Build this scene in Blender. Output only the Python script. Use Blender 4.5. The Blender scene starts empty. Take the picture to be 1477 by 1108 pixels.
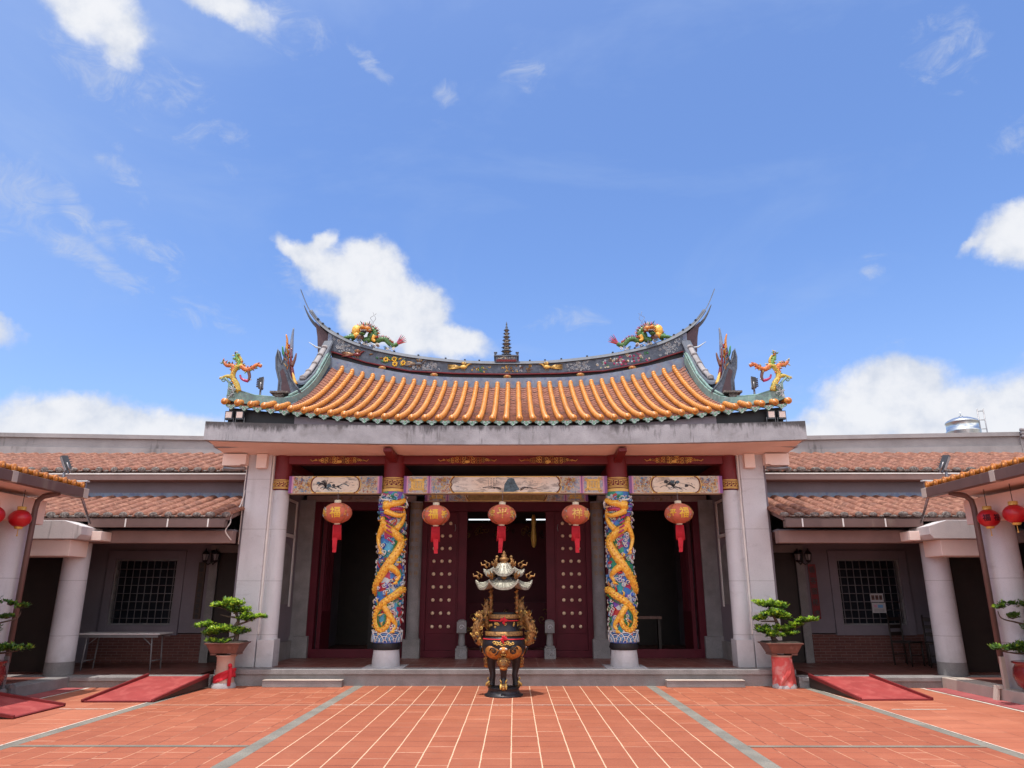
import bpy, math, random
from mathutils import Vector, Matrix
R = math.radians
random.seed(7)
sc = bpy.context.scene
col = sc.collection

# ---------------------------------------------------------------- camera
CAM = Vector((0.17, 0.0, 1.5))
PITCH = math.atan(304 / 1040.0)
YAW = math.atan(3.5 / 1040)
cd = bpy.data.cameras.new('camera')
cd.sensor_width = 36.0
cd.lens = 1040 / 1477 * 36.0
cd.clip_start = 0.05
cd.clip_end = 3000
cam = bpy.data.objects.new('camera', cd)
cam.location = CAM
cam.rotation_euler = (R(90) + PITCH, 0, YAW)
col.objects.link(cam)
sc.camera = cam

# ---------------------------------------------------------------- sun
SUN_TRAVEL = Vector((0.12, 0.17, -1.0)).normalized()
sd = bpy.data.lights.new('sun', 'SUN')
sd.energy = 2.7
sd.angle = R(0.53)
sd.color = (1.0, 0.955, 0.89)
so = bpy.data.objects.new('sun', sd)
so.rotation_euler = SUN_TRAVEL.to_track_quat('-Z', 'Y').to_euler()
so.location = (0, 0, 40)
col.objects.link(so)

# ---------------------------------------------------------------- node helpers
class NT:
    def __init__(s, tree):
        s.t = tree; s.n = tree.nodes; s.l = tree.links
    def node(s, kind, **kw):
        n = s.n.new(kind)
        for k, v in kw.items(): setattr(n, k, v)
        return n
    def put(s, sock, v):
        if hasattr(v, 'is_output') or isinstance(v, bpy.types.NodeSocket): s.l.new(v, sock)
        else: sock.default_value = v
    def m(s, op, a, b=None, c=None, clamp=False):
        n = s.node('ShaderNodeMath', operation=op, use_clamp=clamp)
        s.put(n.inputs[0], a)
        if b is not None: s.put(n.inputs[1], b)
        if c is not None: s.put(n.inputs[2], c)
        return n.outputs[0]
    def rng(s, v, a, b, c=0.0, d=1.0, smooth=False):
        n = s.node('ShaderNodeMapRange')
        if smooth: n.interpolation_type = 'SMOOTHSTEP'
        s.put(n.inputs['Value'], v)
        n.inputs['From Min'].default_value = a; n.inputs['From Max'].default_value = b
        n.inputs['To Min'].default_value = c; n.inputs['To Max'].default_value = d
        return n.outputs['Result']
    def mix(s, f, a, b):
        n = s.node('ShaderNodeMix', data_type='RGBA')
        s.put(n.inputs[0], f); s.put(n.inputs[6], a); s.put(n.inputs[7], b)
        return n.outputs[2]
    def noise(s, vec, scale, detail=4, rough=.55, dist=0.0, out='Fac'):
        n = s.node('ShaderNodeTexNoise')
        s.put(n.inputs['Vector'], vec)
        n.inputs['Scale'].default_value = scale; n.inputs['Detail'].default_value = detail
        n.inputs['Roughness'].default_value = rough; n.inputs['Distortion'].default_value = dist
        return n.outputs[out]
    def vscale(s, vec, sc3):
        n = s.node('ShaderNodeMapping'); s.put(n.inputs['Vector'], vec); n.inputs['Scale'].default_value = sc3
        return n.outputs[0]
    def xyz(s, vec):
        n = s.node('ShaderNodeSeparateXYZ'); s.put(n.inputs[0], vec); return n.outputs
    def comb(s, x, y, z):
        n = s.node('ShaderNodeCombineXYZ')
        s.put(n.inputs[0], x); s.put(n.inputs[1], y); s.put(n.inputs[2], z); return n.outputs[0]

def lin(c):
    f = lambda v: v / 12.92 if v <= .04045 else ((v + .055) / 1.055) ** 2.4
    return tuple(f(v / 255.0) for v in c)
def c4(c): return (c[0], c[1], c[2], 1.0)

# ---------------------------------------------------------------- world: Nishita sky with clouds
w = bpy.data.worlds.new('World'); sc.world = w; w.use_nodes = True
W = NT(w.node_tree)
for n in list(W.n): W.n.remove(n)
sky = W.node('ShaderNodeTexSky', sky_type='NISHITA')
sky.sun_disc = False
sky.sun_elevation = math.asin(-SUN_TRAVEL.z)
sky.sun_rotation = math.atan2(-SUN_TRAVEL.x, -SUN_TRAVEL.y)
sky.air_density = 1.0; sky.dust_density = 0.6; sky.ozone_density = 2.2
dirv = W.node('ShaderNodeNewGeometry').outputs['Incoming']
tcw = W.node('ShaderNodeTexCoord').outputs['Generated']
d = W.xyz(tcw)
az = W.m('ARCTAN2', d[0], d[1])
el = W.m('ARCSINE', d[2])
n1 = W.noise(tcw, 5.5, 6, .55, 0, 'Color'); n1s = W.xyz(n1)
n2 = W.noise(tcw, 20, 5, .6, 0, 'Color'); n2s = W.xyz(n2)
def warp(base, a, b, k1, k2):
    t = W.m('MULTIPLY_ADD', W.m('SUBTRACT', a, .5), k1, base)
    return W.m('MULTIPLY_ADD', W.m('SUBTRACT', b, .5), k2, t)
azw = warp(az, n1s[0], n2s[0], .07, .045)
elw = warp(el, n1s[1], n2s[1], .05, .04)
CL = [  # azimuth, elevation, half sizes, tilt in degrees, weight
    (-.215, .405, .085, .062, -25, 1.1), (-.160, .375, .075, .050, -32, 1.1), (-.110, .348, .080, .030, -12, 1.0), (-.205, .365, .07, .04, -20, .9),
    (-.262, .415, .070, .036, -30, 1.0), (-.310, .438, .045, .018, -28, .8), (-.300, .462, .030, .014, 45, .7), (-.228, .440, .045, .034, 0, 1.1),
    (-.560, .186, .130, .042, 0, 1.0), (-.455, .180, .110, .042, 0, 1.0), (-.66, .170, .10, .03, 0, .8), (-.35, .150, .14, .03, 0, .8),
    (.490, .226, .085, .058, 0, 1.0), (.430, .190, .085, .045, 0, 1.0), (.580, .195, .10, .052, 0, 1.0), (.68, .19, .12, .07, 0, .9), (.54, .15, .2, .05, 0, 1.0),
    (.665, .395, .055, .035, -25, 1.0), (.628, .408, .040, .012, 15, .7),
    (-.630, .668, .085, .045, -30, .85), (-.585, .640, .050, .030, -50, .85), (-.48, .716, .09, .020, -5, .6), (-.70, .70, .10, .035, 0, .6),
    (-.67, .288, .045, .018, 0, .6),
]
WISPS = [(-.665, .440, .06, .040, 40, 1.0), (-.600, .445, .06, .020, -30, .9), (-.56, .50, .05, .018, -30, .8), (-.60, .40, .14, .022, -22, .8), (-.50, .42, .10, .02, -25, .6),
    (-.235, .685, .05, .012, -25, 1.0), (-.105, .665, .022, .026, 40, 1.0), (-.11, .63, .02, .012, 0, .5), (.490, .402, .022, .018, 30, .9), (-.30, .40, .06, .035, -40, 1.0), (.085, .37, .06, .022, 10, .8),
    (.02, .69, .05, .02, -20, .6), (.62, .62, .05, .05, 40, .7), (.68, .50, .05, .03, 20, .7), (-.40, .715, .12, .03, -8, .9), (-.55, .60, .16, .05, -20, .8), (-.44, .36, .10, .03, -30, .5), (.45, .27, .1, .04, 10, .5)]
fld = None; fld2 = None
for ci, (a, e, sa, se, tl, wt) in enumerate(CL + WISPS):
    sa *= 1.12; se *= 1.12
    dx = W.m('SUBTRACT', azw, a); dy = W.m('SUBTRACT', elw, e)
    ct, st = math.cos(R(tl)), math.sin(R(tl))
    u = W.m('ADD', W.m('MULTIPLY', dx, ct / sa), W.m('MULTIPLY', dy, st / sa))
    v = W.m('ADD', W.m('MULTIPLY', dx, -st / se), W.m('MULTIPLY', dy, ct / se))
    q = W.m('ADD', W.m('MULTIPLY', u, u), W.m('MULTIPLY', v, v))
    g = W.m('MULTIPLY', W.m('SUBTRACT', 1.0, q), wt)
    if ci < len(CL): fld = g if fld is None else W.m('SMOOTH_MAX', fld, g, .25)
    else: fld2 = g if fld2 is None else W.m('SMOOTH_MAX', fld2, g, .2)
fb = W.noise(tcw, 9, 9, .62, .3)
fb2 = W.noise(tcw, 30, 6, .6, 0)
den = W.m('ADD', fld, W.m('MULTIPLY', W.m('SUBTRACT', fb, .5), 1.5))
den = W.m('ADD', den, W.m('MULTIPLY', W.m('SUBTRACT', fb2, .5), .45))
den = W.rng(den, -.12, .60, 0, 1, True)
wz = W.m('ADD', fld2, W.m('MULTIPLY', W.m('SUBTRACT', W.noise(W.vscale(tcw, (1, 1, 1.8)), 16, 9, .68, 1.2), .5), 3.4))
wz = W.rng(wz, .25, 2.0, 0, .75, True)
den = W.m('MAXIMUM', den, wz)
# faint high veil, thicker towards the horizon
veil = W.rng(W.noise(W.vscale(tcw, (1, 1, 2.5)), 2.2, 6, .6, .6), .46, .80, 0, .30, True)
veil = W.m('ADD', veil, W.rng(az, -.25, -.80, 0, .22, True))
hz = W.rng(d[2], .02, .45, .34, .02, True)
veil = W.m('MAXIMUM', veil, hz)
shade = W.rng(W.m('ADD', fb2, W.m('MULTIPLY', fld, .35)), .35, .95, 0, 1, True)
cloudc = W.mix(shade, (2.75, 3.0, 3.5, 1), (3.95, 4.0, 4.15, 1))
hs = W.node('ShaderNodeHueSaturation'); W.l.new(sky.outputs[0], hs.inputs['Color'])
hs.inputs['Saturation'].default_value = 1.0; hs.inputs['Value'].default_value = 1.0
gm = W.node('ShaderNodeMix', data_type='RGBA', blend_type='MULTIPLY')
gm.inputs[0].default_value = 1.0; W.l.new(hs.outputs[0], gm.inputs[6]); gm.inputs[7].default_value = (.66, .77, .98, 1)
base = W.mix(veil, gm.outputs[2], (2.1, 2.7, 3.9, 1))
final = W.mix(W.m('MULTIPLY', den, .97), base, cloudc)
# added fill light from unseen sky: cloud behind the camera, haze round the sun
rear_fill = W.m('MULTIPLY', W.rng(d[1], -.05, -.35, 0, 1, True), W.rng(W.noise(tcw, 3.2, 7, .6, .4), .40, .56, 0, 1, True))
final = W.mix(rear_fill, final, (9.0, 8.8, 8.6, 1))
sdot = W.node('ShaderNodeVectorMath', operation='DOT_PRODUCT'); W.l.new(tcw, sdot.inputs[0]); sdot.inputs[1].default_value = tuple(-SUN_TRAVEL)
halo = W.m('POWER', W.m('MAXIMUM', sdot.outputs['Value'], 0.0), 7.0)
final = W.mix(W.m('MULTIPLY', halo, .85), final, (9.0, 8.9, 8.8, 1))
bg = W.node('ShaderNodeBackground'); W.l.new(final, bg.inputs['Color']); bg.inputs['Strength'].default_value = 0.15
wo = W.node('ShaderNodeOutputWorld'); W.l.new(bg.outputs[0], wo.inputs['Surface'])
w.cycles.sampling_method = 'MANUAL'; w.cycles.sample_map_resolution = 512

# ---------------------------------------------------------------- exposure
sc.view_settings.view_transform = 'Standard'
sc.view_settings.look = 'None'
sc.view_settings.exposure = 0.6
sc.view_settings.gamma = 1.0

# ---------------------------------------------------------------- materials
def new_mat(name):
    m = bpy.data.materials.new(name); m.use_nodes = True
    T = NT(m.node_tree)
    b = T.n['Principled BSDF']
    return m, T, b
def mat(name, c, rough=.7, var=.16, scale=3.0, bump=.15, bscale=60, metallic=0, streak=None, spots=None, spec=.5, joints=None, topdirt=None, sss=0, coat=0, tint=None):
    m, T, b = new_mat(name)
    tc = T.node('ShaderNodeTexCoord').outputs['Object']
    n = T.noise(tc, scale, 6, .6)
    dark = tuple(v * (1 - var * 1.4) for v in c); light = tuple(min(1, v * (1 + var)) for v in c)
    colr = T.mix(T.rng(n, .3, .7), c4(dark), c4(light))
    fine = T.noise(tc, bscale, 4, .6)
    colr = T.mix(T.rng(fine, .25, .75, 0, min(.5, var * 1.6)), colr, c4(tuple(v * .6 for v in c)))
    if tint:
        colr = T.mix(T.rng(T.noise(tc, scale * 2.3, 5, .6, .5), .48, .62, 0, .8), colr, c4(tint))
    if streak:  # vertical weather stains
        sx, amount, lo, sc_col = streak
        nn = T.noise(T.vscale(tc, (sx, sx, sx * .10)), 1.0, 6, .62, .2)
        n3 = T.noise(tc, 1.3, 3, .5)
        f = T.rng(T.m('ADD', nn, T.m('MULTIPLY', T.m('SUBTRACT', n3, .5), .5)), lo, lo + .16, 0, amount, True)
        colr = T.mix(f, colr, c4(sc_col))
    if spots:
        f = T.rng(T.noise(tc, spots[0], 3, .5), spots[1], spots[1] + .06, 0, spots[2], True)
        colr = T.mix(f, colr, c4(spots[3]))
    if joints:   # thin dark joints between stone courses and splash dirt near the ground
        zz = T.xyz(tc)[2]; fr = T.m('FRACT', T.m('DIVIDE', T.m('ADD', zz, .12), joints))
        colr = T.mix(T.rng(fr, .006, .010, .55, 0), colr, (.12, .10, .10, 1))
        colr = T.mix(T.rng(T.m('ADD', zz, T.m('MULTIPLY', T.noise(tc, 5, 5, .6), .7)), .45, 1.1, .45, 0, True), colr, (.22, .18, .17, 1))
        colr = T.mix(T.rng(T.noise(T.vscale(tc, (1, 1, 1.6)), 2.4, 7, .65, 1.0), .56, .70, 0, .30, True), colr, (.34, .31, .31, 1))
    if topdirt:  # black mould creeping down from the top edge
        zz = T.xyz(tc)[2]; ns = T.noise(T.vscale(tc, (9, 9, 2.2)), 1.0, 8, .68, .3); n4 = T.noise(tc, 1.0, 3, .5)
        v = T.m('ADD', T.m('MULTIPLY', T.m('SUBTRACT', zz, topdirt), 2.1), T.m('ADD', ns, T.m('MULTIPLY', T.m('SUBTRACT', n4, .5), .8)))
        colr = T.mix(T.rng(v, .44, .74, 0, .90, True), colr, (.04, .036, .038, 1))
        colr = T.mix(T.rng(T.noise(tc, 4, 7, .65, .6), .50, .72, 0, .45, True), colr, (.17, .155, .155, 1))
    T.l.new(colr, b.inputs['Base Color'])
    b.inputs['Roughness'].default_value = rough
    b.inputs['Metallic'].default_value = metallic
    b.inputs['Specular IOR Level'].default_value = spec
    if coat: b.inputs['Coat Weight'].default_value = coat; b.inputs['Coat Roughness'].default_value = .15
    if sss:
        b.inputs['Subsurface Weight'].default_value = sss; b.inputs['Subsurface Scale'].default_value = .05
    if bump:
        bn = T.node('ShaderNodeBump'); bn.inputs['Strength'].default_value = bump; bn.inputs['Distance'].default_value = .01
        T.l.new(T.m('ADD', fine, T.m('MULTIPLY', n, .6)), bn.inputs['Height']); T.l.new(bn.outputs[0], b.inputs['Normal'])
    return m

def tile_floor(name, c, period, jx, jy, cjx, cjy, off=(0, 0), var=.14, rough=.72, dirt=(.26, .12, .07), mixj=False):
    """square paving; jx, jy = half widths of joints seen as lines x=const / y=const"""
    m, T, b = new_mat(name)
    geo = T.node('ShaderNodeTexCoord').outputs['Object']
    p = T.xyz(geo)
    wob = T.m('MULTIPLY', T.m('SUBTRACT', T.noise(geo, 2.0, 2, .5), .5), .010)
    px, py = period
    x = T.m('DIVIDE', T.m('ADD', T.m('ADD', p[0], wob), off[0]), px); y = T.m('DIVIDE', T.m('ADD', T.m('ADD', p[1], wob), off[1]), py)
    fx, fy = T.m('FRACT', x), T.m('FRACT', y)
    ex = T.m('MULTIPLY', T.m('SUBTRACT', .5, T.m('ABSOLUTE', T.m('SUBTRACT', fx, .5))), px)
    ey = T.m('MULTIPLY', T.m('SUBTRACT', .5, T.m('ABSOLUTE', T.m('SUBTRACT', fy, .5))), py)
    rag = T.m('MULTIPLY', T.m('SUBTRACT', T.noise(geo, 26, 3, .6), .45), .012)
    mx = T.rng(T.m('SUBTRACT', ex, rag), jx, jx + .003, 1, 0)
    my = T.rng(T.m('SUBTRACT', ey, rag), jy, jy + .003, 1, 0)
    wn = T.node('ShaderNodeTexWhiteNoise', noise_dimensions='2D')
    T.l.new(T.comb(T.m('FLOOR', x), T.m('FLOOR', y), 0.0), wn.inputs['Vector'])
    base = T.mix(T.rng(wn.outputs['Value'], 0, 1), c4(tuple(v * (1 - var) for v in c)), c4((min(1, c[0] * (1 + var)), c[1] * (1 + var * 1.6), c[2] * (1 + var * 1.6))))
    big = T.noise(geo, .55, 5, .6, .3)
    base = T.mix(T.rng(big, .35, .70, 0, .75), base, c4((c[0] * .80, c[1] * .68, c[2] * .62)))
    pale = T.noise(geo, 1.7, 6, .65, .6)
    base = T.mix(T.rng(pale, .52, .78, 0, .42), base, c4((min(1, c[0] * 1.25), c[1] * 1.5, c[2] * 1.6)))
    base = T.mix(T.rng(T.noise(geo, 90, 4, .7), .35, .75, 0, .28), base, c4(tuple(v * .55 for v in c)))
    spot = T.noise(geo, 7, 5, .6)
    base = T.mix(T.rng(spot, .60, .72, 0, .42), base, c4(dirt))
    # joints: worn away in places
    worn = T.rng(T.noise(geo, 1.1, 4, .6), .32, .60, .25, 1)
    wn2 = T.node('ShaderNodeTexWhiteNoise', noise_dimensions='2D')
    T.l.new(T.comb(T.m('FLOOR', x), T.m('FLOOR', T.m('ADD', y, .5)), 3.0), wn2.inputs['Vector'])
    jc = T.mix(T.rng(wn2.outputs['Value'], .80, .86), c4(cjy), (.62, .36, .24, 1))
    worn = T.m('MULTIPLY', worn, T.rng(wn2.outputs['Value'], 0, .8, .25, 1.0))
    base = T.mix(T.m('MULTIPLY', my, worn), base, jc)
    if mixj:
        cjx = T.mix(T.rng(T.noise(geo, 1.6, 4, .6), .46, .54), c4((.13, .035, .02)), c4(cjx))
    else: cjx = c4(cjx)
    base = T.mix(T.m('MULTIPLY', mx, T.rng(T.noise(geo, .8, 4, .6), .25, .45, .55, 1)), base, cjx)
    T.l.new(base, b.inputs['Base Color'])
    b.inputs['Roughness'].default_value = rough
    T.l.new(T.rng(T.noise(geo, 3, 4, .6), .3, .7, rough - .16, rough + .1), b.inputs['Roughness'])
    bn = T.node('ShaderNodeBump'); bn.inputs['Strength'].default_value = .5; bn.inputs['Distance'].default_value = .004
    hgt = T.m('SUBTRACT', T.m('MULTIPLY', T.noise(geo, 60, 4, .6), .5), T.m('MAXIMUM', mx, my))
    hgt = T.m('ADD', hgt, T.m('MULTIPLY', wn.outputs['Value'], .6))
    T.l.new(hgt, bn.inputs['Height']); T.l.new(bn.outputs[0], b.inputs['Normal'])
    return m

def brick_mat(name, c1, c2, mortar, sc=1.0):
    m, T, b = new_mat(name)
    p = T.xyz(T.node('ShaderNodeTexCoord').outputs['Object'])
    v = T.comb(T.m('ADD', p[0], p[1]), p[2], 0.0)
    br = T.node('ShaderNodeTexBrick'); T.l.new(v, br.inputs['Vector'])
    br.inputs['Color1'].default_value = c4(c1); br.inputs['Color2'].default_value = c4(c2); br.inputs['Mortar'].default_value = c4(mortar)
    br.inputs['Scale'].default_value = 1.0; br.inputs['Mortar Size'].default_value = .005
    br.inputs['Brick Width'].default_value = .21; br.inputs['Row Height'].default_value = .055; br.inputs['Bias'].default_value = -.1
    colr = T.mix(T.rng(T.noise(v, 14, 4, .6), .35, .75, 0, .5), br.outputs['Color'], c4(tuple(q * .5 for q in c1)))
    T.l.new(colr, b.inputs['Base Color']); b.inputs['Roughness'].default_value = .85
    bn = T.node('ShaderNodeBump'); bn.inputs['Strength'].default_value = .6; bn.inputs['Distance'].default_value = .004; bn.invert = True
    T.l.new(br.outputs['Fac'], bn.inputs['Height']); T.l.new(bn.outputs[0], b.inputs['Normal'])
    return m

def blotch_mat(name, cols, scale, rough=.5, edge=None, bump=.6):
    """patches of paint in several colours (voronoi cells) with a pale outline"""
    m, T, b = new_mat(name)
    tc = T.node('ShaderNodeTexCoord').outputs['Object']
    n = T.noise(tc, scale * .7, 3, .5, 0, 'Color')
    vm = T.node('ShaderNodeVectorMath', operation='MULTIPLY_ADD'); T.l.new(n, vm.inputs[0]); vm.inputs[1].default_value = (.5 / scale * 1.5,) * 3; T.l.new(tc, vm.inputs[2])
    vo = T.node('ShaderNodeTexVoronoi'); vo.inputs['Scale'].default_value = scale; T.l.new(vm.outputs[0], vo.inputs['Vector'])
    h = T.xyz(vo.outputs['Color'])[0]
    cr = T.node('ShaderNodeValToRGB'); cr.color_ramp.interpolation = 'CONSTANT'
    k = len(cols)
    while len(cr.color_ramp.elements) < k: cr.color_ramp.elements.new(.5)
    for i, cc in enumerate(cols):
        cr.color_ramp.elements[i].position = i / k; cr.color_ramp.elements[i].color = c4(cc)
    T.l.new(h, cr.inputs[0])
    out = cr.outputs[0]
    if edge:
        ve = T.node('ShaderNodeTexVoronoi', feature='DISTANCE_TO_EDGE'); ve.inputs['Scale'].default_value = scale; T.l.new(vm.outputs[0], ve.inputs['Vector'])
        out = T.mix(T.rng(ve.outputs[0], .03, .07, 1, 0), out, c4(edge))
    out = T.mix(T.rng(T.noise(tc, scale * 6, 3, .6), .4, .8, 0, .4), out, (.03, .03, .04, 1))
    T.l.new(out, b.inputs['Base Color']); b.inputs['Roughness'].default_value = rough
    bn = T.node('ShaderNodeBump'); bn.inputs['Strength'].default_value = bump; bn.inputs['Distance'].default_value = .01
    T.l.new(vo.outputs['Distance'], bn.inputs['Height']); T.l.new(bn.outputs[0], b.inputs['Normal'])
    return m

def ink_mat(name, seed, base=(.76, .64, .49)):
    """cream painted board with brushed ink washes"""
    m, T, b = new_mat(name)
    tc = T.node('ShaderNodeTexCoord').outputs['Object']
    mp = T.node('ShaderNodeMapping'); T.l.new(tc, mp.inputs[0]); mp.inputs['Location'].default_value = (seed, seed * .7, seed * .3); mp.inputs['Rotation'].default_value = (0, R(28), 0); mp.inputs['Scale'].default_value = (1.3, 1, 4)
    a = T.noise(mp.outputs[0], 1.6, 8, .62, .8)
    b2 = T.noise(mp.outputs[0], 6, 8, .68, 1.4)
    warm = T.mix(T.rng(T.noise(tc, 2.5, 3, .5), .35, .7), c4(base), c4((base[0] * .95, base[1] * 1.12, base[2] * 1.3)))
    c = T.mix(T.rng(a, .48, .60, 0, .6, True), warm, (.16, .13, .11, 1))
    c = T.mix(T.rng(b2, .56, .64, 0, .8, True), c, (.07, .065, .07, 1))
    c = T.mix(T.rng(T.noise(mp.outputs[0], 2.6, 4, .5, .5), .60, .72, 0, .5, True), c, (.22, .27, .30, 1))
    T.l.new(c, b.inputs['Base Color']); b.inputs['Roughness'].default_value = .55
    return m

def emit(name, c, s):
    m, T, b = new_mat(name)
    b.inputs['Emission Color'].default_value = c4(c); b.inputs['Emission Strength'].default_value = s
    b.inputs['Base Color'].default_value = c4(c)
    return m

def scale_mat(name, c, c2, sc=26, rough=.4, coat=.2):
    m, T, b = new_mat(name)
    tc = T.node('ShaderNodeTexCoord').outputs['Object']
    vo = T.node('ShaderNodeTexVoronoi'); vo.inputs['Scale'].default_value = sc; T.l.new(tc, vo.inputs['Vector'])
    out = T.mix(T.rng(vo.outputs['Distance'], .25, .75), c4(c), c4(c2))
    out = T.mix(T.rng(T.noise(tc, 5, 4, .6), .4, .7, 0, .45), out, c4(tuple(q * .6 for q in c2)))
    T.l.new(out, b.inputs['Base Color']); b.inputs['Roughness'].default_value = rough; b.inputs['Coat Weight'].default_value = coat
    bn = T.node('ShaderNodeBump'); bn.inputs['Strength'].default_value = .8; bn.inputs['Distance'].default_value = .008; bn.invert = True
    T.l.new(vo.outputs['Distance'], bn.inputs['Height']); T.l.new(bn.outputs[0], b.inputs['Normal'])
    return m

M = {}
M['stone'] = mat('pale_granite', (.59, .575, .595), .78, .08, 1.3, .35, 70, streak=(2.6, .30, .56, (.30, .27, .27)), joints=.93, spots=(120, .62, .35, (.2, .18, .18)))
M['stone_dark'] = mat('grey_granite', (.27, .25, .245), .8, .2, 3.0, .5, 90, spots=(140, .55, .5, (.09, .085, .085)))
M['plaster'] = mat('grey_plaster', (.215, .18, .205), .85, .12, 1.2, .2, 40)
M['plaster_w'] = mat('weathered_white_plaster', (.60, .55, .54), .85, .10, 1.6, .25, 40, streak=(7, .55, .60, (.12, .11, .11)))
M['concrete'] = mat('stained_concrete', (.36, .35, .37), .88, .2, 2.5, .5, 50, topdirt=4.36, streak=(16, .55, .60, (.06, .055, .058)))
M['ridge_cement'] = mat('cement_ridge', (.34, .31, .31), .88, .16, 1.8, .4, 50, streak=(4, .7, .62, (.10, .09, .09)))
M['salmon'] = mat('salmon_paint', (.86, .68, .60), .8, .07, 1.5, .12, 40)
M['tan_beam'] = mat('brown_pink_beam', (.27, .175, .155), .8, .12, 2, .15, 40)
M['red_lacquer'] = mat('dark_red_lacquer', (.17, .018, .022), .42, .14, 3, .06, 40, spec=.25)
M['maroon'] = mat('maroon_door_paint', (.095, .009, .018), .5, .15, 3, .06, 40, spec=.18)
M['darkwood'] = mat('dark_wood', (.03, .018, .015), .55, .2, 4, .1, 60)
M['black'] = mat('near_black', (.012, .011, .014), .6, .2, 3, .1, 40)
M['blueblack'] = mat('dark_blue_paint', (.012, .018, .035), .55, .2, 3, .1, 40)
M['gold'] = mat('gold_paint', (.80, .50, .12), .42, .18, 14, .3, 90, metallic=.15)
M['gold_dull'] = mat('old_gold', (.34, .19, .06), .45, .3, 14, .4, 90, metallic=.4)
M['orange'] = mat('orange_glazed_tile', (.66, .245, .033), .36, .18, 5, .12, 60, coat=.12, streak=(11, .5, .60, (.26, .085, .02)))
M['orange_end'] = mat('orange_tile_end', (.52, .17, .03), .35, .3, 20, .6, 70)
M['pan'] = mat('brown_red_pan_tile', (.29, .108, .066), .7, .32, 9, .4, 50, tint=(.34, .15, .10), spots=(6, .56, .6, (.06, .035, .03)))
M['green'] = mat('green_glazed_tile', (.10, .24, .15), .4, .3, 18, .5, 60, tint=(.42, .55, .44))
M['verde'] = mat('pale_green_ridge', (.20, .33, .29), .6, .25, 5, .35, 50, tint=(.16, .20, .20), spots=(9, .58, .5, (.34, .42, .38)))
M['slate'] = mat('slate_blue_ridge', (.090, .112, .155), .65, .25, 5, .35, 50, tint=(.14, .16, .20))
M['slate_l'] = mat('blue_grey_band', (.20, .25, .34), .7, .22, 5, .35, 40, tint=(.22, .20, .24), spots=(8, .56, .6, (.10, .13, .25)))
M['slate_cap'] = mat('grey_ridge_cap', (.105, .12, .155), .6, .25, 7, .35, 50, tint=(.09, .10, .12))
M['terra'] = mat('terracotta_roof_tile', (.22, .080, .048), .8, .35, 5, .35, 60, tint=(.36, .17, .11), spots=(3.2, .60, .45, (.16, .075, .055)))
M['terra_end'] = mat('mossy_tile_end', (.13, .10, .09), .9, .5, 14, .7, 60, tint=(.32, .28, .25))
M['gutter'] = mat('brown_metal_gutter', (.145, .085, .075), .5, .12, 2, .05, 40, streak=(5, .5, .60, (.25, .19, .15)))
M['white'] = mat('white_paint', (.74, .70, .66), .6, .08, 4, .1, 40)
M['cream'] = mat('cream_paint', (.74, .64, .46), .55, .08, 6, .1, 60)
M['purple'] = mat('purple_paint', (.24, .08, .28), .5, .08, 5, .1, 60)
M['pink'] = mat('pink_paint', (.62, .30, .42), .5, .08, 5, .1, 60)
M['blue'] = mat('blue_paint', (.035, .10, .46), .45, .15, 12, .2, 60, coat=.15)
M['lblue'] = mat('light_blue_paint', (.16, .38, .66), .45, .15, 12, .2, 60, coat=.15)
M['teal'] = mat('teal_paint', (.02, .24, .27), .45, .15, 12, .2, 60, coat=.15)
M['violet'] = mat('violet_paint', (.17, .06, .42), .45, .15, 12, .2, 60, coat=.15)
M['magenta'] = mat('magenta_paint', (.45, .03, .14), .45, .15, 12, .2, 60, coat=.15)
M['leafgreen'] = mat('green_paint', (.035, .22, .06), .45, .15, 12, .2, 60, coat=.15)
M['red'] = mat('bright_red', (.50, .018, .020), .5, .12, 6, .1, 60)
M['redcloth'] = mat('red_cloth', (.60, .030, .045), .8, .14, 4, .25, 120, spec=.2)
M['redcloth_faded'] = mat('faded_red_cloth', (.66, .11, .10), .85, .10, 2.5, .2, 120, tint=(.66, .30, .27), spec=.2)
M['wht_relief'] = mat('chalky_relief', (.52, .54, .56), .8, .15, 10, .2, 60)
M['dragonskin'] = scale_mat('golden_scales', (1.0, .62, .09), (.85, .36, .03), 30)
M['orangescale'] = scale_mat('orange_cut_porcelain', (.72, .24, .05), (.50, .10, .02), 42)
M['yellowscale'] = scale_mat('yellow_cut_porcelain', (.72, .50, .08), (.40, .30, .04), 42)
M['greenscale2'] = scale_mat('green_cut_porcelain', (.25, .40, .06), (.06, .20, .04), 42)
M['greenscale'] = scale_mat('green_scales', (.11, .27, .05), (.035, .10, .03), 24)
M['tankmetal'] = mat('stainless_steel', (.62, .64, .64), .28, .06, 3, .05, 30, metallic=.9)
M['floodcase'] = mat('floodlight_case', (.06, .065, .075), .4, .15, 8, .05, 60)
M['floodglass'] = mat('floodlight_glass', (.42, .46, .50), .12, .05, 8, 0, 60)
M['clay'] = mat('brown_glazed_clay', (.165, .072, .054), .5, .22, 8, .2, 60, streak=(12, .4, .6, (.34, .20, .16)))
M['maroonpot'] = mat('maroon_glazed_pot', (.20, .022, .024), .25, .15, 6, .1, 60, coat=.4)
M['tanpaint'] = mat('tan_pedestal_paint', (.52, .33, .26), .7, .12, 4, .15, 50, streak=(9, .4, .6, (.30, .19, .15)))
M['bark'] = mat('grey_bark', (.12, .085, .065), .9, .4, 20, .9, 70)
M['soil'] = mat('dark_soil', (.05, .035, .025), .95, .4, 30, .9, 90)
M['ironblack'] = mat('black_bronze', (.035, .032, .036), .38, .35, 8, .3, 60, metallic=.5)
M['goldbronze'] = mat('rubbed_gold_bronze', (.40, .20, .06), .45, .45, 16, .7, 70, metallic=.5, tint=(.12, .06, .03))
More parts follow.
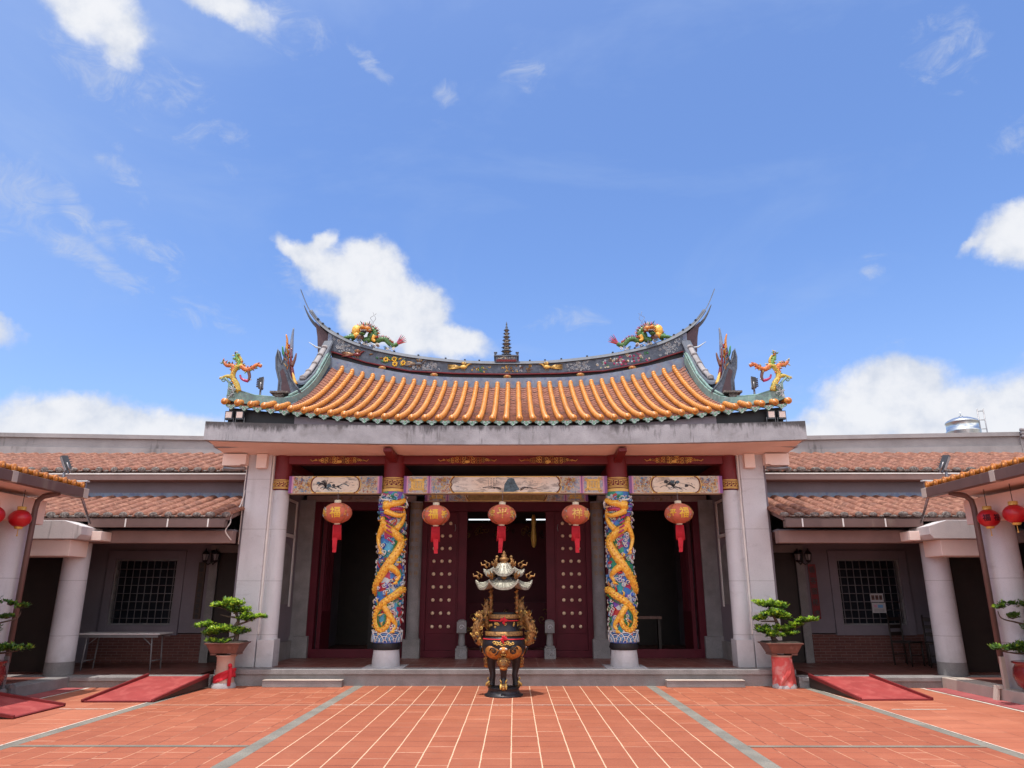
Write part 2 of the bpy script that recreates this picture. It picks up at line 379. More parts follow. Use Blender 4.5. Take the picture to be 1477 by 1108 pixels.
M['orangebronze'] = mat('orange_bronze', (.52, .20, .035), .45, .4, 12, .6, 60, metallic=.35, tint=(.30, .10, .02))
M['silverroof'] = mat('pale_burner_roof', (.40, .37, .29), .45, .35, 12, .6, 50, metallic=.3, tint=(.20, .19, .16))
M['ramp'] = mat('red_painted_steel', (.36, .052, .048), .6, .14, 2.5, .12, 60, tint=(.42, .085, .075))
M['rampdark'] = mat('dark_red_steel', (.19, .018, .020), .5, .2, 4, .1, 60)
M['carpet'] = mat('faded_red_mat', (.38, .105, .105), .95, .16, 3, .3, 140, spec=.1)
M['aggregate'] = mat('grey_aggregate_strip', (.235, .215, .18), .9, .25, 2, .6, 110, spots=(60, .58, .6, (.12, .11, .10)))
M['whiteline'] = mat('worn_white_line', (.66, .58, .50), .85, .2, 3, .3, 60, spots=(14, .55, .7, (.45, .20, .13)))
M['curb_l'] = mat('sandy_curb_stone', (.50, .42, .36), .85, .14, 2, .4, 60)
M['ivory'] = mat('ivory_stud', (.80, .60, .40), .45, .1, 10, .1, 60)
M['glass'] = mat('dark_window_glass', (.018, .020, .026), .12, .2, 2, 0, 30)
M['bars'] = mat('grey_window_bars', (.20, .18, .185), .6, .1, 5, .1, 50)
M['paper'] = mat('printed_paper', (.55, .52, .52), .8, .05, 5, 0, 60)
M['steel'] = mat('grey_steel', (.28, .27, .28), .4, .1, 6, .05, 60, metallic=.6)
M['oldboard'] = mat('dark_brown_board', (.075, .045, .032), .7, .2, 6, .1, 60)
M['tailred'] = mat('dark_brown_purple', (.075, .035, .045), .6, .2, 5, .2, 60)
M['brick'] = brick_mat('red_brick', (.17, .058, .045), (.12, .038, .032), (.21, .13, .12))
M['court_mid'] = tile_floor('terracotta_paving_with_white_joints', (.365, .105, .050), (.2873, .285), .0036, .0075, (.70, .46, .30), (.12, .03, .018), (-.135, .1), .10)
M['court_side'] = tile_floor('terracotta_paving_with_dark_joints', (.385, .108, .052), (.29, .285), .0026, .0060, (.55, .28, .17), (.11, .03, .018), (.1, .1), .10, mixj=True)
M['court_edge'] = tile_floor('pale_terracotta_paving', (.46, .145, .078), (.58, .285), .0014, .0042, (.50, .22, .15), (.20, .06, .03), (.05, .15), mixj=True)
M['porch_tile'] = tile_floor('dull_red_porch_tile', (.21, .072, .058), (.30, .30), .004, .004, (.30, .20, .17), (.26, .17, .14), (0, 0), .16, .45)
M['relief_bg'] = blotch_mat('painted_relief_ground', [(.04, .20, .55), (.45, .03, .10), (.04, .32, .18), (.22, .10, .48), (.10, .42, .62), (.50, .05, .04), (.05, .18, .50), (.55, .60, .62), (.02, .34, .36)], 8, .45, None, .2)
M['paint_pat'] = blotch_mat('painted_lattice_pattern', [(.34, .34, .38), (.50, .40, .26), (.20, .24, .34), (.46, .24, .13), (.50, .46, .40), (.36, .14, .10)], 26, .5, (.66, .54, .34), .1)
M['paint_pat2'] = blotch_mat('painted_blue_lattice', [(.30, .36, .46), (.44, .26, .34), (.24, .30, .42), (.50, .44, .40)], 30, .5, (.60, .56, .50), .1)
M['ink1'] = ink_mat('ink_painting_pine', 3.1)
M['ink2'] = ink_mat('ink_painting_figure', 9.4, (.78, .63, .48))
M['ink3'] = ink_mat('ink_painting_lake', 17.7)
M['sleeve'] = mat('ink_blue_wash', (.10, .17, .21), .6, .5, 14, .1, 60, tint=(.03, .045, .06))
M['ink'] = mat('black_ink', (.04, .035, .038), .6, .3, 14, .1, 60)
M['lantern'] = mat('faded_red_lantern_cloth', (.62, .15, .085), .7, .16, 9, .3, 130, tint=(.56, .17, .10), sss=.0)
M['lantern_red'] = mat('glossy_red_lantern', (.52, .012, .018), .35, .1, 6, .1, 60)
M['yellow'] = mat('yellow_lettering', (.85, .52, .05), .5, .08, 10, .05, 60)
M['tube_on'] = emit('lit_fluorescent_tube', (.85, .92, 1.0), 1.1)
M['bulb_glass'] = mat('frosted_lamp_glass', (.30, .29, .30), .3, .05, 5, 0, 60)
def leaf_mat(name, c):
    m, T, b = new_mat(name)
    tc = T.node('ShaderNodeTexCoord').outputs['Object']
    oi = T.noise(tc, 38, 3, .6)
    T.l.new(T.mix(T.rng(oi, .3, .7), c4(tuple(v * .55 for v in c)), c4(tuple(min(1, v * 1.3) for v in c))), b.inputs['Base Color'])
    b.inputs['Roughness'].default_value = .45
    tr = T.node('ShaderNodeBsdfTranslucent'); tr.inputs[0].default_value = c4((c[0] * 1.5, c[1] * 1.5, c[2]))
    ms = T.node('ShaderNodeMixShader'); ms.inputs[0].default_value = .35
    T.l.new(b.outputs[0], ms.inputs[1]); T.l.new(tr.outputs[0], ms.inputs[2])
    T.l.new(ms.outputs[0], T.n['Material Output'].inputs['Surface'])
    return m
M['leaf'] = leaf_mat('bright_bonsai_leaf', (.26, .42, .05))
M['leaf_dark'] = leaf_mat('dark_bonsai_leaf', (.08, .17, .04))
M['leaf_tip'] = leaf_mat('yellow_green_leaf', (.48, .62, .08))
# ---------------------------------------------------------------- mesh builder
def at(px, py, Y):
    """point at depth Y seen at photo pixel (px, py)"""
    x, u, f = px - 738.5, 554 - py, 1040.0
    c, s = math.cos(PITCH), math.sin(PITCH)
    F = f * c - u * s; U = f * s + u * c
    Xd = x * math.cos(YAW) - F * math.sin(YAW); Fd = F * math.cos(YAW) + x * math.sin(YAW)
    return Vector((CAM.x + Xd * Y / Fd, Y, CAM.z + U * Y / Fd))

class MB:
    def __init__(s, m=None):
        s.v = []; s.f = []; s.mi = []; s.sm = []; s.mats = []; s.cur = 0; s.xf = None
        if m: s.use(m)
    def use(s, m):
        m = M[m] if isinstance(m, str) else m
        if m not in s.mats: s.mats.append(m)
        s.cur = s.mats.index(m); return s
    def add(s, vs, fs, smooth=False):
        b = len(s.v)
        if s.xf: vs = [s.xf(Vector(v)) for v in vs]
        s.v += [tuple(v) for v in vs]
        for f in fs:
            s.f.append(tuple(i + b for i in f)); s.mi.append(s.cur); s.sm.append(smooth)
        return s
    def box(s, x0, x1, y0, y1, z0, z1):
        if x0 > x1: x0, x1 = x1, x0
        if y0 > y1: y0, y1 = y1, y0
        if z0 > z1: z0, z1 = z1, z0
        vs = [(x0, y0, z0), (x1, y0, z0), (x1, y1, z0), (x0, y1, z0), (x0, y0, z1), (x1, y0, z1), (x1, y1, z1), (x0, y1, z1)]
        return s.add(vs, [(0, 3, 2, 1), (4, 5, 6, 7), (0, 1, 5, 4), (1, 2, 6, 5), (2, 3, 7, 6), (3, 0, 4, 7)])
    def hexa(s, a, b):
        """a, b: quads (4 points each) joined into a solid"""
        return s.add(list(a) + list(b), [(0, 3, 2, 1), (4, 5, 6, 7), (0, 1, 5, 4), (1, 2, 6, 5), (2, 3, 7, 6), (3, 0, 4, 7)])
    def lathe(s, c, prof, n=24, sx=1, sy=1, smooth=True, cap=True):
        vs = []; fs = []
        for r, z in prof:
            for i in range(n):
                a = 2 * math.pi * i / n
                vs.append((c[0] + r * sx * math.cos(a), c[1] + r * sy * math.sin(a), c[2] + z))
        for j in range(len(prof) - 1):
            for i in range(n):
                k = (i + 1) % n
                fs.append((j * n + i, j * n + k, (j + 1) * n + k, (j + 1) * n + i))
        s.add(vs, fs, smooth)
        if cap:
            if prof[0][0] > 1e-4: s.add(vs[:n], [tuple(range(n))[::-1]])
            if prof[-1][0] > 1e-4: s.add(vs[-n:], [tuple(range(n))])
        return s
    def cyl(s, c, r, h, n=20, r2=None):
        return s.lathe(c, [(r, 0), (r if r2 is None else r2, h)], n)
    def tube(s, pts, r, n=8, smooth=True, flat=1.0, taper=None):
        pts = [Vector(p) for p in pts]; k = len(pts)
        if isinstance(r, (int, float)): r = [r] * k
        if taper: r = [q * (1 + (taper - 1) * i / (k - 1)) for i, q in enumerate(r)]
        vs = []; fs = []
        t0 = (pts[1] - pts[0]).normalized()
        up = Vector((0, 1, 0)) if abs(t0.y) < .8 else Vector((0, 0, 1))
        nrm = (up - t0 * up.dot(t0)).normalized()
        for i, p in enumerate(pts):
            t = (pts[min(i + 1, k - 1)] - pts[max(i - 1, 0)])
            t = t.normalized() if t.length > 1e-9 else t0
            nrm = nrm - t * nrm.dot(t)
            nrm = nrm.normalized() if nrm.length > 1e-6 else t.orthogonal().normalized()
            b = t.cross(nrm)
            for j in range(n):
                a = 2 * math.pi * j / n
                vs.append(p + (nrm * math.cos(a) * flat + b * math.sin(a)) * r[i])
        for i in range(k - 1):
            for j in range(n):
                q = (j + 1) % n
                fs.append((i * n + j, i * n + q, (i + 1) * n + q, (i + 1) * n + j))
        fs.append(tuple(range(n))[::-1]); fs.append(tuple((k - 1) * n + j for j in range(n)))
        return s.add(vs, fs, smooth)
    def ball(s, c, r, n=12, m=8):
        if isinstance(r, (int, float)): r = (r, r, r)
        vs = [(c[0], c[1], c[2] - r[2])]; fs = []
        for i in range(1, m):
            p = math.pi * i / m - math.pi / 2
            for j in range(n):
                a = 2 * math.pi * j / n
                vs.append((c[0] + r[0] * math.cos(p) * math.cos(a), c[1] + r[1] * math.cos(p) * math.sin(a), c[2] + r[2] * math.sin(p)))
        vs.append((c[0], c[1], c[2] + r[2]))
        for j in range(n):
            k = (j + 1) % n
            fs.append((0, 1 + k, 1 + j)); fs.append((len(vs) - 1, 1 + (m - 2) * n + j, 1 + (m - 2) * n + k))
            for i in range(m - 2):
                fs.append((1 + i * n + j, 1 + i * n + k, 1 + (i + 1) * n + k, 1 + (i + 1) * n + j))
        return s.add(vs, fs, True)
    def prism(s, poly, y0, y1):
        """poly: (x, z) outline, thickness along y"""
        n = len(poly)
        vs = [(p[0], y0, p[1]) for p in poly] + [(p[0], y1, p[1]) for p in poly]
        fs = [tuple(range(n)), tuple(range(n, 2 * n))[::-1]] + [(i, i + n, (i + 1) % n + n, (i + 1) % n) for i in range(n)]
        return s.add(vs, fs)
    def prismx(s, poly, x0, x1):
        n = len(poly)
        vs = [(x0, p[0], p[1]) for p in poly] + [(x1, p[0], p[1]) for p in poly]
        fs = [tuple(range(n))[::-1], tuple(range(n, 2 * n))] + [(i, (i + 1) % n, (i + 1) % n + n, i + n) for i in range(n)]
        return s.add(vs, fs)
    def cone(s, a, b, r, n=6):
        return s.tube([a, b], [r, .0008], n)
    def build(s, name, parent=None, bevel=0):
        me = bpy.data.meshes.new(name)
        o = bpy.data.objects.new(name, me); col.objects.link(o)
        org = Vector((0, 0, 0))
        if parent is not None:
            o.parent = parent; p = parent
            while p is not None: org += p.location; p = p.parent
        me.from_pydata([(v[0] - org.x, v[1] - org.y, v[2] - org.z) for v in s.v], [], s.f)
        for mm in s.mats: me.materials.append(mm)
        me.polygons.foreach_set('material_index', s.mi)
        me.polygons.foreach_set('use_smooth', s.sm)
        me.update()
        if bevel:
            bv = o.modifiers.new('bevel', 'BEVEL'); bv.width = bevel; bv.segments = 2; bv.limit_method = 'ANGLE'; bv.angle_limit = R(50)
        return o

def smoothp(pts, k=5):
    """Catmull-Rom resample; tuples of any length"""
    out = []; n = len(pts)
    for i in range(n - 1):
        p0, p1, p2, p3 = pts[max(i - 1, 0)], pts[i], pts[i + 1], pts[min(i + 2, n - 1)]
        for j in range(k):
            t = j / k
            out.append(tuple(.5 * ((2 * b) + (-a + c) * t + (2 * a - 5 * b + 4 * c - d) * t * t + (-a + 3 * b - 3 * c + d) * t ** 3) for a, b, c, d in zip(p0, p1, p2, p3)))
    out.append(tuple(pts[-1])); return out
def interp(tab, x):
    if x <= tab[0][0]: return tab[0][1]
    for (a, b), (c, d) in zip(tab, tab[1:]):
        if x <= c: return b + (d - b) * (x - a) / (c - a)
    return tab[-1][1]

def tag(o, label=None, cat=None, group=None, kind=None):
    if label: o['label'] = label
    if cat: o['category'] = cat
    if group: o['group'] = group
    if kind: o['kind'] = kind
    return o
def thing(name, loc, label, cat, group=None):
    o = bpy.data.objects.new(name, None); col.objects.link(o); o.location = loc; o.empty_display_size = .2
    return tag(o, label, cat, group)
def copy_tree(o, parent=None):
    c = o.copy(); col.objects.link(c); c.parent = parent
    for ch in list(o.children): copy_tree(ch, c)
    return c
def seg(c, r, a0, a1, n):  # arc points (u,v)
    return [(c[0] + r * math.cos(a0 + (a1 - a0) * i / n), c[1] + r * math.sin(a0 + (a1 - a0) * i / n)) for i in range(n + 1)]
def spiral(c, r, turns, a0, hand=1, n=16, tail=0.0):
    out = []
    for i in range(n + 1):
        t = i / n; a = a0 + hand * turns * 2 * math.pi * t; q = r * (1 - .86 * t)
        out.append((c[0] + q * math.cos(a), c[1] + q * math.sin(a)))
    if tail:
        a = a0 - hand * .5
        out.insert(0, (c[0] + (r + tail) * math.cos(a), c[1] + (r + tail) * math.sin(a)))
    return out

_glyph = {}
def glyph(ch):
    if ch not in _glyph:
        cu = bpy.data.curves.new('glyph', 'FONT'); cu.body = ch; cu.resolution_u = 2
        o = bpy.data.objects.new('glyph', cu); col.objects.link(o)
        bpy.context.view_layer.update()
        me = bpy.data.meshes.new_from_object(o.evaluated_get(bpy.context.evaluated_depsgraph_get()))
        vs = [(v.co.x, v.co.y) for v in me.vertices]; fs = [tuple(p.vertices) for p in me.polygons]
        bpy.data.objects.remove(o); bpy.data.curves.remove(cu); bpy.data.meshes.remove(me)
        xs = [v[0] for v in vs]; ys = [v[1] for v in vs]
        cx, cy, sz = (min(xs) + max(xs)) / 2, (min(ys) + max(ys)) / 2, max(max(xs) - min(xs), max(ys) - min(ys))
        _glyph[ch] = ([((x - cx) / sz, (y - cy) / sz) for x, y in vs], fs)
    return _glyph[ch]
def put_glyph(mb, ch, mapf, size, bold=0):
    vs, fs = glyph(ch)
    offs = [(0, 0)] if not bold else [(-bold, 0), (bold, 0), (0, bold), (0, -bold)]
    for k, (ox, oy) in enumerate(offs):
        mb.add([mapf(x * size + ox, y * size + oy, k * .0006) for x, y in vs], fs)

def motif(mb, x0, x1, z0, z1, y, n, mats, r=.006, rs=(.02, .05), rnd=None, face=None):
    """raised scrollwork filling a rectangle that faces the courtyard"""
    rnd = rnd or random
    for i in range(n):
        mb.use(rnd.choice(mats))
        q = rnd.uniform(*rs); c = (rnd.uniform(x0 + q, x1 - q) if x1 - x0 > 2 * q else (x0 + x1) / 2, rnd.uniform(z0 + q, z1 - q) if z1 - z0 > 2 * q else (z0 + z1) / 2)
        sp = spiral(c, q, rnd.uniform(.8, 1.4), rnd.uniform(0, 6.28), rnd.choice((-1, 1)), 10)
        mb.tube([(u, y - .004, v) for u, v in sp], r, 5)

# ================================================================ GROUND
def sheet(name, x0, x1, y0, y1, z, m):
    b = MB(m); b.add([(x0, y0, z), (x1, y0, z), (x1, y1, z), (x0, y1, z)], [(0, 1, 2, 3)])
    return tag(b.build(name), kind='structure')
gm_ = mat('distant_ground', (.22, .19, .15), .95, .2, .3, .2, 20)
b = MB(gm_); b.add([(-900, -900, -.012), (900, -900, -.012), (900, 900, -.012), (-900, 900, -.012)], [(0, 1, 2, 3)])
tag(b.build('ground'), kind='structure')
sheet('courtyard_paving', -2.42, 2.42, -12, 13.3, 0.0, 'court_mid')
sheet('courtyard_paving', -5.0, -2.58, -12, 13.3, 0.0, 'court_side')
sheet('courtyard_paving', 2.58, 5.0, -12, 13.3, 0.0, 'court_side')
sheet('courtyard_paving', -7.36, -5.14, -12, 13.06, 0.0, 'court_edge')
sheet('courtyard_paving', 5.14, 7.36, -12, 13.06, 0.0, 'court_edge')
for x in (-2.5, 2.5): sheet('aggregate_strip', x - .08, x + .08, -12, 13.3, .001, 'aggregate')
for x in (-5.07, 5.07): sheet('aggregate_strip', x - .07, x + .07, -12, 13.06, .001, 'aggregate')
sheet('white_line', -5.165, -5.14, -12, 13.0, .004, 'whiteline')
sheet('white_line', 5.14, 5.16, -12, 13.0, .004, 'whiteline')
sheet('white_line', -2.42, 2.42, 11.055, 11.08, .004, 'whiteline')
for s in (-1, 1):
    sheet('joint_line', *sorted((s * 2.58, s * 5.0)), 11.04, 11.085, .004, mat('pale_worn_joint_line', (.50, .27, .19), .9, .2, 3, .2, 60))
    sheet('aggregate_strip', *sorted((s * 2.58, s * 5.0)), 8.13, 8.22, .004, mat('greenish_aggregate_line', (.23, .19, .15), .9, .25, 3, .4, 110))
    sheet('white_line', *sorted((s * 5.3, s * 6.05)), 10.66, 10.70, .004, 'whiteline')
    sheet('mat_edge_line', *sorted((s * 6.93, s * 6.99)), 4, 13.0, .004, 'whiteline')

# ================================================================ TEMPLE HALL
PZ = 0.27
temple = thing('temple_hall', (0, 13.3, 0), 'ornate temple hall with curved orange roof, dragon columns and studded maroon doors', 'temple')
def tpart(mb, name, parent=temple, bevel=0): return mb.build(name, parent, bevel)

b = MB('stone_dark'); b.box(-4.95, 4.95, 13.3, 13.62, -.01, PZ - .002)
b.box(-5.0, 5.0, 13.268, 13.3, PZ - .085, PZ - .003)
porch = tpart(b, 'porch_platform', bevel=.008)
b = MB('porch_tile'); b.box(-4.95, 4.95, 13.62, 19.9, -.01, PZ - .001); tpart(b, 'porch_floor')
for x0, x1 in ((-4.1, -2.75), (2.74, 4.06)):
    b = MB('stone_dark'); b.box(x0, x1, 13.10, 13.266, 0, .10); b.use('curb_l'); b.box(x0 + .002, x1 - .002, 13.09, 13.262, .101, .115)
    tpart(b, 'low_step', bevel=.006)

# outer pillars: wide granite piers with an engaged column
def pier(s):
    b = MB('stone')
    b.box(s * 4.46, s * 4.90, 13.62, 14.15, PZ, 4.10)            # outer pier
    b.use('white'); b.box(s * 4.425, s * 4.458, 13.66, 13.75, PZ + .55, 4.12)   # white conduit line
    b.use('stone'); b.box(s * 4.40, s * 4.46, 13.70, 14.1, PZ, 4.1)
    b.box(s * 4.44, s * 4.93, 13.595, 13.66, PZ, PZ + .95)
    b.use('salmon'); b.box(s * 4.52, s * 4.72, 13.50, 13.62, 3.80, 4.07)
    tpart(b, 'pier', bevel=.006)
    b = MB('stone')
    b.box(s * 4.12, s * 4.42, 13.62, 13.96, PZ, PZ + .46)
    b.lathe((s * 4.28, 13.79, 0), [(.165, PZ + .46), (.155, PZ + .50), (.15, 3.40)], 28)
    b.use('red_lacquer'); b.lathe((s * 4.28, 13.79, 0), [(.165, 3.41), (.165, 4.07)], 28)
    o = tpart(b, 'porch_column')
    g = MB('gold'); key_band(g, (s * 4.28, 13.79), .168, 3.43, .17); g.build('key_band', o)
def key_band(mb, c, r, z0, h):
    """gold Greek-key band wrapped round a column"""
    def strip(a0, a1, za, zb):
        n = max(1, int(abs(a1 - a0) / .12)); rr = r + .004
        for i in range(n):
            p, q = a0 + (a1 - a0) * i / n, a0 + (a1 - a0) * (i + 1) / n
            f = lambda a, z, k: (c[0] + k * math.sin(a), c[1] - k * math.cos(a), z)
            mb.hexa([f(p, za, r - .01), f(q, za, r - .01), f(q, zb, r - .01), f(p, zb, r - .01)], [f(p, za, rr), f(q, za, rr), f(q, zb, rr), f(p, zb, rr)])
    t = h * .07
    for z in (0, h * .12, h * .78, h - t): strip(-3.14, 3.14, z0 + z, z0 + z + t)
    k = 14
    for i in range(k):
        a = -3.14 + 6.28 * i / k; da = 6.28 / k
        strip(a + da * .1, a + da * .85, z0 + h * .62, z0 + h * .69)
        strip(a + da * .1, a + da * .17, z0 + h * .26, z0 + h * .69)
        strip(a + da * .1, a + da * .6, z0 + h * .26, z0 + h * .33)
        strip(a + da * .78, a + da * .85, z0 + h * .40, z0 + h * .69)
        strip(a + da * .4, a + da * .85, z0 + h * .40, z0 + h * .47)
for s in (-1, 1): pier(s)

# ---- dragon columns
def dragon_column(s):
    cx, cy = s * 2.13, 13.75
    rnd = random.Random(11 if s < 0 else 23)
    d = 1 if s < 0 else -1                                      # the dragon looks to the middle
    def P(th, z, r): r *= 1.13; return Vector((cx + r * math.sin(th * d), cy - r * math.cos(th * d), z))
    b = MB('relief_bg'); b.lathe((cx, cy, 0), [(.226, .60), (.226, 3.36)], 48)
    b.use('black'); b.lathe((cx, cy, 0), [(.235, .56), (.262, .60), (.24, .68)], 40)
    path = [(-.62, 2.97, .045), (-.62, 2.84, .062), (-.30, 2.70, .080), (.30, 2.60, .088), (.95, 2.46, .088), (.75, 2.30, .088), (.25, 2.12, .090), (-.30, 1.93, .086), (-.85, 1.74, .080), (-1.4, 1.60, .078), (-2.3, 1.5, .076), (-3.3, 1.52, .076), (-4.4, 1.58, .076), (-5.1, 1.58, .076), (-5.6, 1.50, .076), (-6.1, 1.43, .072), (-6.7, 1.32, .068), (-7.15, 1.16, .066), (-7.1, 1.00, .064), (-6.72, .90, .060), (-6.3, .93, .056), (-6.05, 1.04, .050), (-6.12, 1.17, .042), (-6.38, 1.20, .030)]
    sp = smoothp(path, 6)
    # cloud scrolls everywhere the dragon is not
    cnt = 0
    discs = ['blue', 'violet', 'teal', 'lblue', 'magenta', 'leafgreen', 'blue', 'teal', 'red']
    zones = [(2.35, 2.75, ['teal', 'blue', 'violet']), (1.65, 2.05, ['blue', 'lblue', 'blue']), (2.75, 3.3, ['magenta', 'leafgreen', 'violet', 'teal']), (.85, 1.3, ['red', 'magenta', 'leafgreen'])]
    for i in range(2400):
        if cnt > 300: break
        t = rnd.uniform(-3.14, 3.14); z = rnd.uniform(.9, 3.3); ok = True
        for pt, pz, pr in sp:
            dt = (t - pt + math.pi) % (2 * math.pi) - math.pi
            if (dt * .22) ** 2 + (z - pz) ** 2 < (pr * .95 + .012) ** 2: ok = False; break
        if not ok: continue
        cnt += 1
        q = rnd.uniform(.024, .048); ds = discs
        for za, zb, dd in zones:
            if za < z < zb: ds = dd
        b.use(rnd.choice(ds)); c = P(t, z, .196); b.ball(c, (q * .98, q * .98, q * .98), 12, 8)
        b.use(rnd.choice(['white', 'white', 'white', 'white', 'cream', 'lblue']))
        rr = .199 + q * .80
        pl = spiral((0, 0), q * .95, 1.25, rnd.uniform(0, 6.28), rnd.choice((-1, 1)), 13)
        b.tube([P(t + u / .22, z + v, .203 + math.sqrt(max(0, q * q - u * u - v * v)) * .95 + .004) for u, v in pl], .0078, 5)
    colm = tpart(b, 'dragon_column')
    b = MB('stone'); b.lathe((cx, cy, 0), [(.25, PZ), (.245, PZ + .12), (.225, .575)], 40)
    b.box(cx - .36, cx + .36, cy - .36, cy + .36, PZ - .005, PZ + .006)
    b.build('stone_base', colm)
    b = MB('red_lacquer'); b.lathe((cx, cy, 0), [(.20, 3.30), (.20, 4.07)], 40); b.build('red_shaft', colm)
    b = MB('gold'); b.lathe((cx, cy, 0), [(.222, 3.365), (.222, 3.42)], 40); key_band(b, (cx, cy), .203, 3.44, .19); b.build('key_band', colm)
    # waves
    b = MB('blue'); b.lathe((cx, cy, 0), [(.24, .66), (.25, .80), (.238, .86)], 40, cap=False)
    for k in range(9):
        a0 = k * 2 * math.pi / 9; zc = .69 + .03 * (k % 2)
        for j, q in enumerate((.035, .062, .090, .118, .146)):
            b.use('white' if j % 2 == 0 else 'lblue')
            pts = []
            for i in range(13):
                a = math.pi * (i / 12); u = q * math.cos(a) / .225; z = zc + q * 1.15 * math.sin(a)
                pts.append(P(a0 + u, z, .226 + .004 * j))
            b.tube(pts, .0085, 5)
    for k in range(18):
        a0 = k * 2 * math.pi / 18 + .1
        b.use('white'); b.ball(P(a0, .865 + .02 * rnd.random(), .228), (.02, .02, .018), 8, 5)
    b.build('wave_band', colm)
    # dragon body
    b = MB('dragonskin'); b.tube([P(t, z, .205) for t, z, r in sp], [r * .92 for t, z, r in sp], 12)
    # chest, legs
    for pts in ([(-.35, 2.80, .07), (-.75, 2.62, .055), (-1.0, 2.50, .042), (-.85, 2.38, .034), (-.62, 2.28, .028)],
                [(.45, 2.66, .06), (.95, 2.80, .045), (1.15, 2.95, .034), (1.0, 3.05, .025)],
                [(.1, 2.0, .07), (.55, 1.92, .06), (.85, 1.83, .042), (.62, 1.74, .032)],
                [(-.15, 1.30, .055), (.35, 1.12, .05), (.75, .98, .035), (.55, .90, .028)]):
        q = smoothp(pts, 5); b.tube([P(t, z, .228) for t, z, r in q], [r for t, z, r in q], 9)
        t, z, r = pts[-1]; t0, z0, _ = pts[-2]
        for k in (-1.6, -.6, .4, 1.3):
            dt = (t - t0) * .5 + k * .13; dz = (z - z0) * .6 - .02 + abs(k) * .004
            b.tube([P(t, z, .24), P(t + dt * .6, z + dz * .6, .262), P(t + dt, z + dz, .235)], [.014, .011, .003], 6)
    for i in range(4, len(sp) - 14, 2):       # raised scale rows and flame tufts along the body
        t, z, r = sp[i]; t2, z2, _ = sp[i + 1]; dv = Vector(((t2 - t) * .22, z2 - z)); L_ = dv.length or 1; nx, nz = -dv.y / L_, dv.x / L_
        for off in (-.45, 0, .45):
            b.use(('yellow', 'dragonskin', 'orange')[(i // 2 + int(off * 4)) % 3]); b.ball(P(t + nx * r * off / .22, z + nz * r * off, .205 + r * .78 * math.sqrt(1 - off * off)), (.016, .016, .016), 6, 4)
        if i % 6 == 0:
            b.use(rnd.choice(['gold', 'orange', 'red', 'yellow'])); sg = rnd.choice((-1, 1))
            b.tube([P(t + sg * nx * r / .22, z + sg * nz * r, .225), P(t + sg * nx * (r + .04) / .22 + .1, z + sg * nz * (r + .04) + .02, .25), P(t + sg * nx * (r + .05) / .22 + .25, z + sg * nz * (r + .05) + .05, .23)], [.022, .015, .003], 6)
    # spine fins
    for i in range(2, len(sp) - 2):
        t, z, r = sp[i]; t2, z2, _ = sp[i + 1]
        dv = Vector(((t2 - t) * .22, z2 - z)); L = dv.length or 1; nx, nz = -dv.y / L, dv.x / L
        if nz < 0 and i < 60: nx, nz = -nx, -nz
        for off, mm in ((1.0, 'leafgreen'), (.78, 'yellow')):
            b.use(mm)
            o1 = P(t + nx * r * off / .22, z + nz * r * off, .235); o2 = P(t + (nx * (r * off + .028)) / .22, z + nz * (r * off + .028), .238)
            if mm == 'leafgreen': b.tube([o1, o2], [.014, .003], 5)
            elif i % 2: b.ball(o1, .008, 6, 4)
    b.build('dragon', colm)
    # head
    b = MB('dragonskin')
    b.ball(P(-.25, 3.06, .24), (.09, .07, .07)); 
    q = smoothp([(-.35, 3.09, .085), (.1, 3.12, .070), (.55, 3.14, .056), (.95, 3.20, .046)], 5); b.tube([P(t, z, .262) for t, z, r in q], [r for t, z, r in q], 10)
    q = smoothp([(-.3, 2.99, .06), (.2, 2.93, .048), (.65, 2.91, .040), (.95, 2.96, .028)], 5); b.tube([P(t, z, .262) for t, z, r in q], [r for t, z, r in q], 9)
    b.use('magenta'); q = [(.0, 3.02, .045), (.5, 3.03, .04), (.85, 3.05, .02)]; b.tube([P(t, z, .245) for t, z, r in q], [r for t, z, r in q], 8)
    b.use('red'); b.tube([P(.3, 3.02, .28), P(.7, 3.0, .30), P(.95, 3.06, .29)], [.014, .012, .004], 6)
    b.use('white')
    for k in range(7):
        t = .25 + k * .11
        b.cone(P(t, 3.085 - .002 * k, .285), P(t, 3.05, .287), .009); b.cone(P(t, 2.965, .285), P(t, 2.995, .287), .008)
    b.tube([P(.95, 3.20, .28), P(1.08, 3.14, .29), P(1.05, 3.05, .28)], [.02, .016, .004], 6)
    b.ball(P(.02, 3.17, .325), (.030, .024, .028)); b.use('black'); b.ball(P(.05, 3.17, .345), .012, 8, 6)
    b.use('lblue')
    for k in range(9):
        t = -.9 + k * .14; q = spiral((0, 0), .035 + .01 * (k % 3), 1.2, k, 1 if k % 2 else -1, 10)
        b.use(('lblue', 'white', 'blue', 'leafgreen')[k % 4]); b.tube([P(t + u / .22, 3.21 + .02 * (k % 2) + v, .250) for u, v in q], .011, 5)
    for k in range(7):
        b.use(('violet', 'lblue', 'violet')[k % 3]); t = -.85 + .06 * k; z = 3.12 - k * .035
        b.tube([P(t + .2, z, .25), P(t - .1, z + .0, .262), P(t - .28, z - .05 + .02 * (k % 2), .245)], [.016, .013, .003], 6)
    b.use('white'); b.tube([P(-.1, 3.19, .27), P(-.5, 3.20, .275), P(-.95, 3.27, .26)], [.02, .017, .005], 7)
    for k in range(6):
        b.use('magenta'); b.tube([P(-.25 + k * .04, 2.90 - k * .085, .285), P(.05 + k * .04, 2.84 - k * .085, .295)], [.018, .012], 6)
    b.build('dragon_head', colm)
for s in (-1, 1): dragon_column(s)

